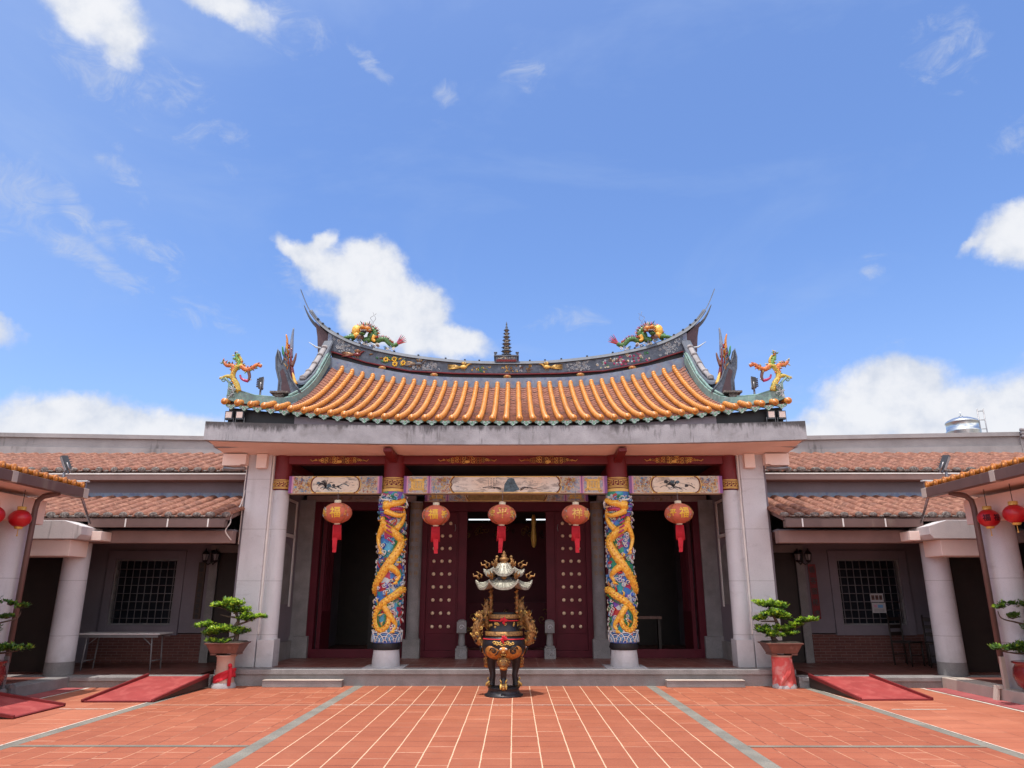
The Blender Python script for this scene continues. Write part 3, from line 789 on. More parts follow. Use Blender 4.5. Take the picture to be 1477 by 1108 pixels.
# ---- slab / fascia with slightly lifted ends
def sag(x): return .09 * (abs(x) / 5.42) ** 2.2
b = MB('concrete'); N_ = 24
for i in range(N_):
    xa, xb = -5.42 + 10.84 * i / N_, -5.42 + 10.84 * (i + 1) / N_
    a = [(xa, 12.70, 4.085 + sag(xa)), (xa, 12.9, 4.085 + sag(xa)), (xa, 13.25, 4.44 + sag(xa)), (xa, 12.70, 4.425 + sag(xa))]
    c = [(xb,) + p[1:] if False else (xb, p[1], p[2] - sag(xa) + sag(xb)) for p in a]
    b.add(a + c, [(0, 1, 5, 4), (1, 2, 6, 5), (2, 3, 7, 6), (3, 0, 4, 7)])
b.add([(-5.42, 12.70, 4.085 + .09), (-5.42, 12.9, 4.085 + .09), (-5.42, 13.25, 4.53), (-5.42, 12.70, 4.515)], [(0, 3, 2, 1)])
b.add([(5.42, 12.70, 4.085 + .09), (5.42, 12.9, 4.085 + .09), (5.42, 13.25, 4.53), (5.42, 12.70, 4.515)], [(0, 1, 2, 3)])
b.box(-5.40, 5.40, 13.1, 13.7, 4.12, 4.40); b.box(-4.94, 4.94, 13.7, 19.8, 4.12, 4.40)
for s in (-1, 1): b.box(s * 5.0, s * 5.419, 12.905, 13.6, 4.175, 4.5)
tpart(b, 'eaves_slab')
b = MB('salmon')
for i in range(24):
    xa, xb = -5.36 + 10.72 * i / 24, -5.36 + 10.72 * (i + 1) / 24
    b.hexa([(xa, 12.80, 4.079 + sag(xa)), (xb, 12.80, 4.079 + sag(xb)), (xb, 13.66, 4.064), (xa, 13.66, 4.064)], [(xa, 12.80, 4.12 + sag(xa)), (xb, 12.80, 4.12 + sag(xb)), (xb, 13.66, 4.115), (xa, 13.66, 4.115)])
for s in (-1, 1):
    b.box(s * 4.90, s * 5.34, 13.45, 13.62, 3.86, 4.06)
    b.box(s * 5.0, s * 5.34, 13.45, 13.60, 3.84, 3.859)
tpart(b, 'soffit')
for s in (-1, 1):
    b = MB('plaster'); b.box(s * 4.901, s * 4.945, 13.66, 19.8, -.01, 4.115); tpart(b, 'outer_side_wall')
b = MB('cream'); b.use('salmon'); b.box(-4.4, 4.4, 13.95, 14.6, 4.03, 4.06); b.use('blueblack'); b.box(-4.4, 4.4, 14.6, 19.8, 4.03, 4.06); tpart(b, 'porch_ceiling')

# red top beam and forward brackets
b = MB('red_lacquer')
b.box(-4.15, 4.15, 13.66, 13.84, 3.90, 4.058)
for x in (-2.13, 2.13): b.prismx([(12.86, 3.99), (12.86, 4.058), (13.66, 4.058), (13.66, 3.90), (13.5, 3.91)], x - .075, x + .075)
for x in (-4.28, 4.28): b.box(x - .09, x + .09, 13.84, 15.6, 3.86, 4.02)
for x in (-2.13, 2.13): b.box(x - .09, x + .09, 13.84, 15.6, 3.80, 4.02)
tpart(b, 'red_beam', bevel=.005)
rr_ = random.Random(3)
for cx in (-3.18, -.73, .82, 3.22):
    b = MB('gold')
    for sg in (-1, 1):
        for k in range(11):
            u = .03 + k * .042; hh = .062 * (1 - (k / 12) ** 1.6) + .012
            b.use(rr_.choice(['orange_end', 'gold_dull', 'gold']))
            for vv in (-.45, .45) if k < 8 else (0,):
                sp_ = spiral((cx + sg * u, 3.975 + vv * hh), hh * .55 + .006, 1.2, k * .9, sg, 9)
                b.tube([(p, 13.652, q) for p, q in sp_], .0065, 4)
    b.use('gold'); b.ball((cx, 13.65, 3.945), (.05, .012, .03))
    for sg in (-1, 1): b.tube([(cx + sg * .46, 13.652, 3.975), (cx + sg * .52, 13.652, 3.955), (cx + sg * .56, 13.652, 3.99)], .007, 4)
    tpart(b, 'carved_motif')


# ---- painted beams
def painted_beam(name, x0, x1, y, z0, z1, ink, centre, parent=temple, dim=False):
    b = MB('cream'); b.box(x0, x1, y, y + .2, z0, z1); h = z1 - z0
    beam = tpart(b, name, parent)
    f = y - .006
    pur = .055
    b = MB('purple')
    for a, c in ((x0, x0 + pur), (x1 - pur, x1)): b.use('purple'); b.box(a, c, f, y - .001, z0, z1)
    b.use('pink')
    for a, c in ((x0 + pur, x0 + pur + .03), (x1 - pur - .03, x1 - pur)): b.box(a, c, f, y - .001, z0, z1)
    i0, i1 = x0 + pur + .03, x1 - pur - .03
    if centre:
        for sg, e in ((1, i0), (-1, i1)):
            b.use('paint_pat2'); b.box(e, e + sg * .36, f, y - .001, z0 + .015, z1 - .015)
            # yellow knot panel
            b.use('gold'); cx = e + sg * .18; cz = (z0 + z1) / 2; ww, hh_ = .125, h * .33
            b.box(cx - ww, cx + ww, f - .005, f, cz - hh_, cz + hh_)
            for u in (-1, 1):
                for v in (-1, 1): b.tube([(p, f - .006, q) for p, q in spiral((cx + u * ww, cz + v * hh_ * .95), .042, 1.1, 0, u * v, 10)], .010, 5)
            b.use('paint_pat'); b.box(cx - ww * .62, cx + ww * .62, f - .008, f - .005, cz - hh_ * .6, cz + hh_ * .6)
            b.use('yellow')
            for k in (-.42, -.2, 0, .2, .42): b.box(cx - ww * .58, cx + ww * .58, f - .012, f - .008, cz + k * hh_ - .005, cz + k * hh_ + .005)
            for k in (-.5, 0, .5): b.box(cx + k * ww - .005, cx + k * ww + .005, f - .0125, f - .008, cz - hh_ * .55, cz + hh_ * .55)
            b.use('pink'); b.box(e + sg * .36, e + sg * .385, f - .001, y - .001, z0, z1)
            b.use('purple'); b.box(e + sg * .385, e + sg * .41, f - .001, y - .001, z0, z1)
            b.use('pink'); b.box(e + sg * .41, e + sg * .435, f - .001, y - .001, z0, z1)
        i0 += .435; i1 -= .435
    pw = .37 if centre else .34
    for sg, e in ((1, i0), (-1, i1)):
        b.use('paint_pat2' if centre else 'paint_pat'); b.box(e, e + sg * pw * .5, f, y - .001, z0 + .01, z1 - .01)
        b.use('paint_pat'); b.box(e + sg * pw * .5, e + sg * pw, f, y - .001, z0 + .01, z1 - .01)
        rn = random.Random(int(e * 100))
        motif(b, min(e, e + sg * pw), max(e, e + sg * pw), z0 + .02, z1 - .02, f, 26, ['cream', 'orange_end', 'lblue', 'wht_relief', 'cream', 'gold'], .006, (.018, .045), rn)
        # ogee outline of the cartouche
        ex = e + sg * pw; b.use('red_lacquer'); cz = (z0 + z1) / 2
        if centre:
            pr = [(ex + sg * .07, z1 - .012), (ex + sg * .03, z1 - .05), (ex, cz + h * .14), (ex + sg * .03, cz), (ex, cz - h * .14), (ex + sg * .03, z0 + .05), (ex + sg * .07, z0 + .012)]
        else:
            pr = [(ex + sg * .12 * (1 - math.cos(a)) , cz + (h / 2 - .012) * math.sin(a)) for a in [R(-90 + 18 * i) for i in range(11)]]
            pr = [(ex + sg * .10 * (1 - math.cos(R(-90 + 18 * i))), q[1]) for i, q in enumerate(pr)]
        b.tube([(p, f - .004, q) for p, q in pr], .009, 5)
        b.use('gold'); b.tube([(p - sg * .022, f - .003, q) for p, q in pr], .008, 5)
    c0, c1 = i0 + pw + .02, i1 - pw - .02
    b.use('gold'); b.box(c0, c1, f - .001, y - .001, z1 - .018, z1 - .003); b.box(c0, c1, f - .001, y - .001, z0 + .003, z0 + .018)
    b.use(ink); b.box(c0 + .01, c1 - .01, y - .004, y - .001, z0 + .02, z1 - .02)
    if not dim:
        yy = y - .006
        rn = random.Random(int((x0 + 9) * 31))
        cz = (z0 + z1) / 2
        def stroke(pts, r, m): b.use(m); b.tube([(p, yy, q) for p, q in smoothp(pts, 4)], r, 5, flat=.25)
        if centre:
            mx = (c0 + c1) / 2 + .10
            b.use('sleeve'); b.prism([(mx - .13, z0 + .03), (mx - .12, cz), (mx - .06, z1 - .06), (mx, z1 - .03), (mx + .06, z1 - .05), (mx + .10, cz + .02), (mx + .17, z0 + .07), (mx + .05, z0 + .03)], yy - .003, yy)
            b.use('ink')
            for k in range(6): stroke([(mx - .1 + k * .035, z0 + .05), (mx - .07 + k * .03, cz), (mx - .03 + k * .015, z1 - .06)], .004, 'ink')
            for k in range(12):
                a = rn.uniform(-.3, .55) + (math.pi if k % 2 else 0)
                x_ = mx + (.18 if k % 2 == 0 else -.18); L = rn.uniform(.15, .42)
                stroke([(x_, z0 + .05 + rn.random() * .05), (x_ + L * .5 * math.cos(a), z0 + .07 + L * .35 * abs(math.sin(a)) + .02), (x_ + L * math.cos(a), z0 + .06 + L * .5 * abs(math.sin(a)))], [.008, .003, .002][k % 3], ['ink', 'tan_beam', 'gold_dull'][k % 3])
            tx = mx - .42
            for c_ in range(4):
                for r_ in range(5 if c_ < 3 else 3):
                    zc = z1 - .05 - r_ * .042
                    if zc < z0 + .04: break
                    put_glyph(b.use('ink'), '山水風月竹雲春花'[(c_ * 3 + r_) % 8], lambda u, v, k, zc=zc, c_=c_: (tx + c_ * .05 + u, yy - .002 - k, zc + v), .028)
        else:
            mx = c0 + (c1 - c0) * (.30 if x0 < 0 else .45)
            for k in range(16):
                a = rn.uniform(0, 3.14)
                stroke([(mx, cz - .05), (mx + .07 * math.cos(a), cz + .05 * math.sin(a)), (mx + .15 * math.cos(a), cz - .03 + .12 * math.sin(a))], .006, 'ink')
            for k in range(10):
                x_ = rn.uniform(c0 + .08, c1 - .12); z_ = rn.uniform(z0 + .06, cz + .04)
                stroke([(x_ - .08, z_ + rn.uniform(-.02, .02)), (x_, z_ + rn.uniform(0, .05)), (x_ + .1, z_ - .02)], rn.choice([.003, .005, .009]), rn.choice(['ink', 'sleeve', 'ink']))
            for k in range(5):
                q = rn.uniform(.015, .035); b.use('sleeve' if k % 2 else 'ink'); b.ball((mx + rn.uniform(-.15, .25), yy, cz + rn.uniform(-.04, .06)), (q * 1.3, .003, q))
    b.build('painting', beam)
    return beam
painted_beam('painted_beam', -4.10, -2.335, 13.62, 3.335, 3.66, 'ink1', False)
painted_beam('painted_beam', -1.925, 1.925, 13.62, 3.335, 3.66, 'ink2', True)
painted_beam('painted_beam', 2.335, 4.10, 13.62, 3.335, 3.66, 'ink3', False)

# ---- inner front wall of the hall (Y 15.6 .. 15.9)
YW = 15.65
# deep beams
painted_beam('inner_painted_beam', -1.75, 1.75, YW - .12, 3.42, 3.74, 'gold_dull', True, dim=True)
b = MB('darkwood'); b.box(-4.35, 4.35, YW, YW + .2, 3.75, 4.02)
b.use('tan_beam'); b.box(-4.3, -1.95, YW - .05, YW + .15, 3.42, 3.55); b.box(1.95, 4.3, YW - .05, YW + .15, 3.42, 3.55)
b.use('blueblack'); b.box(-4.35, -1.8, YW, YW + .15, 3.55, 3.75); b.box(1.8, 4.35, YW, YW + .15, 3.55, 3.75)
rn = random.Random(8)
motif(b, -1.1, 1.1, 3.80, 3.93, YW - .005, 60, ['gold_dull', 'gold', 'tan_beam'], .007, (.02, .045), rn)
for s in (-1, 1):
    motif(b, min(s * 2.2, s * 3.9), max(s * 2.2, s * 3.9), 3.44, 3.53, YW - .055, 36, ['gold_dull', 'tan_beam'], .006, (.02, .035), rn)
    motif(b, min(s * 3.1, s * 3.35), max(s * 3.1, s * 3.35), 3.60, 3.70, YW - .005, 9, ['gold'], .007, (.02, .04), rn)
tpart(b, 'inner_lintel')
b = MB('stone')
def stone_post(s):
    b = MB('stone_dark'); b.lathe((s * 1.93, YW - .02, 0), [(.15, PZ + .36), (.135, PZ + .40), (.135, 3.42)], 24)
    b.box(s * 1.93 - .17, s * 1.93 + .17, YW - .19, YW + .13, PZ, PZ + .36)
    o = tpart(b, 'stone_post')
    g = MB('gold_dull')
    for cix, word in ((-.065, '神靈永護四海平安'), (.045, '聖德昭彰千秋福祿')):
        for i, ch in enumerate(word):
            zc = 3.12 - i * .17
            def mp(u, v, k, zc=zc):
                a = (u + cix - .0) / .135
                return (s * 1.93 + (.139 + k) * math.sin(a), YW - .02 - (.139 + k) * math.cos(a), zc + v)
            put_glyph(g, ch, mp, .085)
    g.build('couplet_text', o)
    g = MB('gold_dull'); key_band(g, (s * 1.93, YW - .02), .137, 3.25, .13); g.build('key_band', o)
for s in (-1, 1): stone_post(s)
# side walls of the porch with a moulded niche
for s in (-1, 1):
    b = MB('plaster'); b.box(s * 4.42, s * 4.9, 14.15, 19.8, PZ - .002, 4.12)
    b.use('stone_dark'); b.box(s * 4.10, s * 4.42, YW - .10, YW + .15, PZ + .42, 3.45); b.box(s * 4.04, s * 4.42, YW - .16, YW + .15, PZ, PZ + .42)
    b.box(s * 4.36, s * 4.42, 13.97, YW - .17, PZ, PZ + .34)
    b.use('white'); X0 = s * 4.395
    b.box(X0, s * 4.42, 15.25, 15.32, PZ + 1.0, 3.38); b.box(X0, s * 4.42, 14.15, 15.25, 2.62, 2.69); b.box(X0, s * 4.42, 14.15, 15.25, 3.33, 3.38)
    b.use('stone_dark'); b.box(s * 4.405, s * 4.42, 14.2, 15.2, 2.72, 3.30)
    arch = [(14.3, PZ + 1.05)] + [(14.75 - .45 * math.cos(R(a)), 2.2 + .3 * math.sin(R(a))) for a in range(0, 181, 20)] + [(15.2, PZ + 1.05)]
    b.prismx(arch, min(s * 4.405, s * 4.42), max(s * 4.405, s * 4.42))
    tpart(b, 'porch_side_wall', bevel=.004)
# openings left and right: dark red frame, sill and door leaf folded inside
for s in (-1, 1):
    b = MB('maroon')
    b.box(s * 3.96, s * 4.12, YW - .06, YW + .1, PZ, 3.42); b.box(s * 2.08, s * 2.20, YW - .04, YW + .1, PZ, 3.42)
    b.box(s * 2.2, s * 3.96, YW - .05, YW + .1, 3.24, 3.42); b.box(s * 2.08, s * 4.0, YW - .07, YW + .02, PZ, PZ + .17)
    fr = tpart(b, 'doorway_frame', bevel=.005)
    b = MB('maroon')
    b.box(s * 3.86, s * 3.94, YW + .12, YW + .9, PZ + .05, 3.2)
    for k in range(5): b.box(s * 3.845, s * 3.86, YW + .2 + k * .14, YW + .25 + k * .14, PZ + .9, 3.0)
    b.build('open_door_leaf', fr)
# central gate with studded leaves
b = MB('maroon')
b.box(-1.80, 1.80, YW - .02, YW + .12, 3.22, 3.44); b.box(-1.80, 1.80, YW + .0, YW + .10, PZ, PZ + .14)
for s in (-1, 1): b.box(s * 1.68, s * 1.80, YW, YW + .12, PZ + .14, 3.22); b.box(s * .84, s * 1.02, YW, YW + .12, PZ + .14, 3.22)
gate = tpart(b, 'gate_frame', bevel=.006)
for s in (-1, 1):
    b = MB('maroon'); b.box(s * 1.022, s * 1.678, YW + .03, YW + .09, PZ + .142, 3.218)
    b.box(s * 1.06, s * 1.64, YW + .018, YW + .03, .74, 3.19)
    b.use('steel'); b.tube([(s * 1.1, YW + .01, 2.95), (s * 1.085, YW - .01, 2.87), (s * 1.1, YW + .01, 2.80)], .008, 6)
    leaf = tpart(b, 'door_leaf', bevel=.004)
    for r_ in range(9):
        for c_ in range(3):
            st = MB('ivory'); st.ball((s * (1.195 + c_ * .168), YW + .012, .87 + r_ * .262), (.036, .028, .036), 12, 8); st.build('door_stud', leaf)
# dark interior: back wall, altar shapes, columns, lights
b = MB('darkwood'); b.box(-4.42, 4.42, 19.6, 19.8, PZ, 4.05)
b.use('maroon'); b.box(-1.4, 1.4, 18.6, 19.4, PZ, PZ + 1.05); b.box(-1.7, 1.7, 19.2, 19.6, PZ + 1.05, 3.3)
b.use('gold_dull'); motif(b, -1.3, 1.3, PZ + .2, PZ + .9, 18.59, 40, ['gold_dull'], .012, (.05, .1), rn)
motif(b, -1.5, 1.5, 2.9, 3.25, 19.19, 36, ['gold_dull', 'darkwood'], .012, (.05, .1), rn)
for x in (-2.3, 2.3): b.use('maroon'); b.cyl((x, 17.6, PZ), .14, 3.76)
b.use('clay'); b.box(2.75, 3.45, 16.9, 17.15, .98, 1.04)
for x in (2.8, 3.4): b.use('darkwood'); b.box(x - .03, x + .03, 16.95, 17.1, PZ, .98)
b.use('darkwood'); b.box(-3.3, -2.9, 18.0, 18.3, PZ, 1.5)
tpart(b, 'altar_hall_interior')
for x0, x1, in ((-.92, -.15), (.45, .98)):
    b = MB('tube_on'); b.tube([(x0, 17.4, 3.22), (x1, 17.4, 3.22)], .014, 8); tpart(b, 'fluorescent_tube')
b = MB('gold'); b.lathe((.62, 17.1, 0), [(.02, 2.55), (.05, 2.6), (.07, 2.75), (.05, 3.05), (.06, 3.2), (.03, 3.3)], 10)
tag(b.build('hanging_ornament'), 'tall gold tassel ornament hanging in the dark hall right of the burner roof', 'ornament')
# ================================================================ MAIN ROOF
YE, YT = 12.88, 16.45
EAVE = [(0, 4.56), (.7, 4.56), (1.94, 4.575), (2.98, 4.64), (3.73, 4.72), (4.23, 4.78), (4.94, 4.86), (5.3, 4.90)]
TOP = [(0, 6.24), (1.36, 6.27), (2.11, 6.31), (2.81, 6.39), (3.54, 6.52), (4.04, 6.68), (4.4, 6.82)]
def ze(x): return interp(EAVE, abs(x))
def zt(x): return interp(TOP, abs(x))
def prof(t): return .60 * t + .40 * t * t
def rz(x, y):
    t = (y - YE) / (YT - YE)
    return ze(x) + (zt(x) - ze(x)) * (prof(t) if t > 0 else t * .3)
roof_e = MB('pan')
NX, STEPS = 42, 26
xs0 = -5.18
P_ = .2475
for i in range(NX):
    xa, xb = xs0 + i * P_, xs0 + (i + 1) * P_; xm = (xa + xb) / 2
    ymax = YT + .05 if abs(xm) < 4.12 else 13.55
    n = STEPS if abs(xm) < 4.12 else 5
    for k in range(n):
        y0 = YE + .05 + (ymax - YE - .05) * k / n; y1 = YE + .05 + (ymax - YE - .05) * (k + 1) / n
        z0a, z0b = rz(xa, y0), rz(xb, y0); z1a, z1b = rz(xa, y1), rz(xb, y1)
        jit = random.uniform(-.006, .006); tl = random.uniform(-.004, .004)
        m0, m1 = (z0a + z0b) / 2 - .035 + jit, (z1a + z1b) / 2 - .035 + jit
        up = .022
        roof_e.add([(xa, y0, z0a + up), (xm, y0, m0 + up + tl), (xb, y0, z0b + up), (xa, y1, z1a), (xm, y1, m1), (xb, y1, z1b), (xa, y0, z0a - .03), (xm, y0, m0 - .03), (xb, y0, z0b - .03)],
                   [(0, 1, 4, 3), (1, 2, 5, 4), (6, 7, 1, 0), (7, 8, 2, 1)])
roof = tpart(roof_e, 'roof')
b = MB('orange')
for i in range(NX + 1):
    x = xs0 + i * P_; full = abs(x) < 4.16
    ymax = YT - .02 if full else 13.45
    n = 30 if full else 6
    r = .056
    for k in range(n):  # individual roll tiles: slightly conical so that each lip shows
        y0 = YE - .03 + (ymax - YE + .03) * k / n; y1 = YE - .03 + (ymax - YE + .03) * (k + 1) / n
        jx = random.uniform(-.003, .003)
        b.tube([(x + jx, y0, rz(x, y0) + .045), (x + jx, y1 + .01, rz(x, y1 + .01) + .045)], [r, r * .93], 12)
    if full: b.ball((x, ymax + .0, rz(x, ymax) + .06), (.062, .08, .07), 10, 6)
for i in range(NX + 1):
    x = xs0 + i * P_; y = YE - .034; z = rz(x, y) + .045
    b.use('orange'); b.tube([(x, y + .01, z), (x, y - .018, z)], .062, 16)
    b.use('orange_end'); b.tube([(x, y - .012, z), (x, y - .024, z)], .045, 14); b.use('orange'); b.ball((x, y - .024, z), (.020, .012, .020), 8, 6)
b.build('roll_tiles', roof)
b = MB('green')
for i in range(NX):
    x = xs0 + (i + .5) * P_; y = YE + .0; z = (rz(x, y)) + .01
    dr = [(-.105, .015), (-.10, -.035), (-.075, -.060), (-.055, -.056), (-.035, -.085), (0, -.110), (.035, -.085), (.055, -.056), (.075, -.060), (.10, -.035), (.105, .015), (.05, -.012), (0, -.02), (-.05, -.012)]
    b.use('green'); b.prism([(x + p, z + q) for p, q in dr], y - .015, y + .02)
    b.use('wht_relief'); b.tube([(x + p * .8, y - .017, z + q * .82 - .008) for p, q in dr[1:10]], .005, 4)
    for sg in (-1, 1): b.tube([(u, y - .018, v) for u, v in spiral((x + sg * .038, z - .042), .022, 1.1, 1.5, sg, 8)], .005, 4)
b.build('drip_tiles', roof)
# fill under the eaves
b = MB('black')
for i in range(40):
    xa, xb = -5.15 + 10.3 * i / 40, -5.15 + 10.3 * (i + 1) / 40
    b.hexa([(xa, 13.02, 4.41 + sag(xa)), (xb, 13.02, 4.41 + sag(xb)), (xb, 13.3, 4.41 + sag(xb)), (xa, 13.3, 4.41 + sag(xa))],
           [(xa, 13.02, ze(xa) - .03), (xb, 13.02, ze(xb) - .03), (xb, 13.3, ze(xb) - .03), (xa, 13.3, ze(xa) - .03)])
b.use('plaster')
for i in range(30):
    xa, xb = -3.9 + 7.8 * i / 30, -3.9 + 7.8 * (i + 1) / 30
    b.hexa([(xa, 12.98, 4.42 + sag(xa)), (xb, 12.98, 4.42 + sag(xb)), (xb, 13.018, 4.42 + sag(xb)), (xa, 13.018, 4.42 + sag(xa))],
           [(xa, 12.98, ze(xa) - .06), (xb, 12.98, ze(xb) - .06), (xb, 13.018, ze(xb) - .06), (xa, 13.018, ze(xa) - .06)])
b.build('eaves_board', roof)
# back slope and gables
b = MB('pan')
for i in range(20):
    xa, xb = -4.3 + 8.6 * i / 20, -4.3 + 8.6 * (i + 1) / 20
    b.add([(xa, 16.8, zt(xa)), (xb, 16.8, zt(xb)), (xb, 20.4, ze(xb)), (xa, 20.4, ze(xa))], [(0, 1, 2, 3)])
b.build('rear_slope', roof)
for s in (-1, 1):
    b = MB('slate')
    ys = [13.6, 14.4, 15.4, 16.45, 16.8, 17.9, 19.0, 20.0]
    zz = [rz(4.2, y) if y <= YT else zt(4.2) - (y - 16.8) / 3.6 * (zt(4.2) - ze(4.2)) for y in ys]
    b.prismx([(ys[0], 4.43)] + list(zip(ys, zz)) + [(20.0, 4.43)], min(s * 4.2, s * 4.32), max(s * 4.2, s * 4.32)); b.build('gable_wall', roof)

# ---- main ridge
CAPT = [(0, 6.885), (.68, 6.895), (1.31, 6.93), (2.37, 7.06), (3.26, 7.245), (3.8, 7.42), (4.24, 7.64), (4.55, 7.86), (4.75, 8.07), (4.97, 8.40), (5.17, 8.84)]
RED = [(0, 6.555), (1.2, 6.575), (2.35, 6.64), (3.4, 6.86), (4.26, 7.14)]
BGT = [(0, 6.44), (1.2, 6.46), (1.83, 6.49), (2.6, 6.59), (3.39, 6.75), (4.3, 6.99)]
def band(mb, x0, x1, n, y0, y1, lo, hi, dlo=0, dhi=0):
    for i in range(n):
        xa, xb = x0 + (x1 - x0) * i / n, x0 + (x1 - x0) * (i + 1) / n
        q = []
        for x in (xa, xb):
            zl, zh = interp(lo, abs(x)) + dlo, interp(hi, abs(x)) + dhi
            q.append([(x, y0, zl), (x, y1, zl), (x, y1, zh), (x, y0, zh)])
        fs = [(0, 1, 5, 4), (1, 2, 6, 5), (2, 3, 7, 6), (3, 0, 4, 7)]
        if i == 0: fs.append((0, 3, 2, 1))
        if i == n - 1: fs.append((4, 5, 6, 7))
        mb.add(q[0] + q[1], fs)
b = MB('slate'); band(b, -4.27, 4.27, 48, 16.50, 16.80, RED, CAPT, .01, -.07)
ridge = tpart(b, 'main_ridge')
b = MB('slate_l'); band(b, -4.27, 4.27, 48, 16.40, 16.9, TOP, BGT, -.12, 0); b.build('lower_ridge_band', ridge)
b = MB('black'); band(b, -4.25, 4.25, 40, 16.54, 16.78, BGT, RED, -.01, 0)
for x in (-3.0, -1.75, 0, 1.75, 3.0):
    b.use('gold_dull'); z = (interp(BGT, abs(x)) + interp(RED, abs(x))) / 2; b.ball((x, 16.49, z), (.10, .03, .055)); b.use('orange_end'); b.ball((x, 16.47, z), (.05, .03, .04))
b.build('ridge_gap', ridge)
b = MB('red_lacquer'); band(b, -4.28, 4.28, 48, 16.47, 16.83, RED, RED, -.006, .020)
b.build('red_moulding', ridge)
# cap, a curved strip of half-round tiles ending in swallow tails
capc = smoothp([(-x, z) for x, z in CAPT[::-1]] + CAPT[1:], 5)
b = MB('slate_cap')
n = len(capc)
for i in range(n - 1):
    (xa, za), (xb, zb) = capc[i], capc[i + 1]
    def th(x): return .075 if abs(x) < 4.3 else max(.034, .075 - (abs(x) - 4.3) * .065)
    def wd(x): return .21 if abs(x) < 4.2 else max(.05, .21 - (abs(x) - 4.2) * .19)
    A = [(xa, 16.65 - wd(xa), za - th(xa)), (xa, 16.65 + wd(xa), za - th(xa)), (xa, 16.65 + wd(xa) * .8, za), (xa, 16.65 - wd(xa) * .8, za)]
    B = [(xb, 16.65 - wd(xb), zb - th(xb)), (xb, 16.65 + wd(xb), zb - th(xb)), (xb, 16.65 + wd(xb) * .8, zb), (xb, 16.65 - wd(xb) * .8, zb)]
    b.add(A + B, [(0, 1, 5, 4), (1, 2, 6, 5), (2, 3, 7, 6), (3, 0, 4, 7)] + ([(0, 3, 2, 1)] if i == 0 else []) + ([(4, 5, 6, 7)] if i == n - 2 else []))
b.tube([(x, 16.65, z + .012) for x, z in capc if abs(x) < 4.9], .045, 8)
for i in range(0, n - 1, 3):
    x, z = capc[i]
    if .35 < abs(x) < 4.7: b.use('black'); b.box(x - .02, x + .02, 16.60, 16.70, z + .03, z + .075)
b.build('ridge_cap', ridge)
for s in (-1, 1):  # the second, lower blade of each swallow tail
    b = MB('slate_cap'); pts = [(4.3, 7.62), (4.6, 7.83), (4.82, 8.02), (4.98, 8.25), (5.10, 8.50)]
    sp_ = smoothp(pts, 5); b.tube([(s * x, 16.78, z - .03) for x, z in sp_], [.06 * (1 - i / len(sp_)) + .006 for i in range(len(sp_))], 8)
    b.use('slate_l'); b.prism([(s * 4.27, 7.14), (s * 4.27, 7.58), (s * 4.36, 7.62), (s * 4.36, 7.14)], 16.5, 16.8)
    b.use('tailred'); b.prism([(s * 4.37, 7.12), (s * 4.37, 7.60), (s * 4.72, 7.94), (s * 4.64, 7.55), (s * 4.60, 7.15)], 16.56, 16.76)
    b.use('wht_relief'); b.tube([(s * 4.36, 16.48, 7.20), (s * 4.60, 16.4, 7.22), (s * 4.78, 16.36, 7.34)], [.03, .022, .006], 7)
    b.build('swallow_tail', ridge)
# reliefs on the ridge
rn = random.Random(5)
def rel(cx, hw, n_, mats, r=.009, rs=(.025, .06), solid=None):
    relk = len([o for o in ridge.children if o.name.startswith('ridge_relief')]); b = MB('slate'); band(b, cx - hw - .03, cx + hw + .03, 4, 16.494 - relk * .0007, 16.499, RED, CAPT, .05 + relk * .001, -.10 - relk * .001)
    for i in range(n_):
        x = cx + rn.gauss(0, hw * .5); x = max(cx - hw, min(cx + hw, x))
        lo, hi = interp(RED, abs(x)) + .05, interp(CAPT, abs(x)) - .10
        q = rn.uniform(*rs); z = rn.uniform(lo + q * .6, hi - q * .6); b.use(rn.choice(mats))
        if solid and rn.random() < solid: b.ball((x, 16.495, z), (q * .7, .03, q * .7), 8, 6)
        else: b.tube([(u, 16.488, v) for u, v in spiral((x, z), q, rn.uniform(.6, 1.3), rn.uniform(0, 6.3), rn.choice((-1, 1)), 9)], r, 5)
    b.build('ridge_relief', ridge)
for cx, hw in ((-3.95, .25), (-1.95, .30), (1.72, .32), (3.95, .26)): rel(cx, hw, 46, ['wht_relief'], .007, (.02, .045))
rel(-.62, .22, 16, ['gold_dull', 'leafgreen', 'gold'], .009, (.02, .04), .3); rel(.42, .35, 18, ['gold_dull', 'wht_relief', 'gold', 'clay'], .009, (.02, .045), .4)
rel(0, .2, 14, ['gold', 'clay', 'gold_dull'], .009, (.02, .045), .5)
rel(2.75, .40, 36, ['magenta', 'wht_relief', 'clay', 'cream', 'maroonpot'], .010, (.03, .05), .55); rel(3.25, .2, 14, ['magenta', 'cream', 'leafgreen'], .01, (.03, .05), .5)
rel(2.35, .18, 12, ['wht_relief', 'cream', 'leafgreen'], .01, (.02, .04), .4)
def flower(b, x, z, q, m='yellow'):
    b.use(m)
    for k in range(7): a = k * .9; b.ball((x + q * math.cos(a), 16.485, z + q * math.sin(a)), (q * .55, .03, q * .55), 8, 6)
    b.use('clay'); b.ball((x, 16.47, z), (q * .5, .03, q * .5), 8, 6)
b = MB('yellow')
for x, dz in ((-2.92, .0), (-2.72, .05), (-2.70, -.07), (-2.50, .0)):
    z = (interp(RED, -x) + interp(CAPT, -x)) / 2 - .03 + dz; flower(b, x, z, .045)
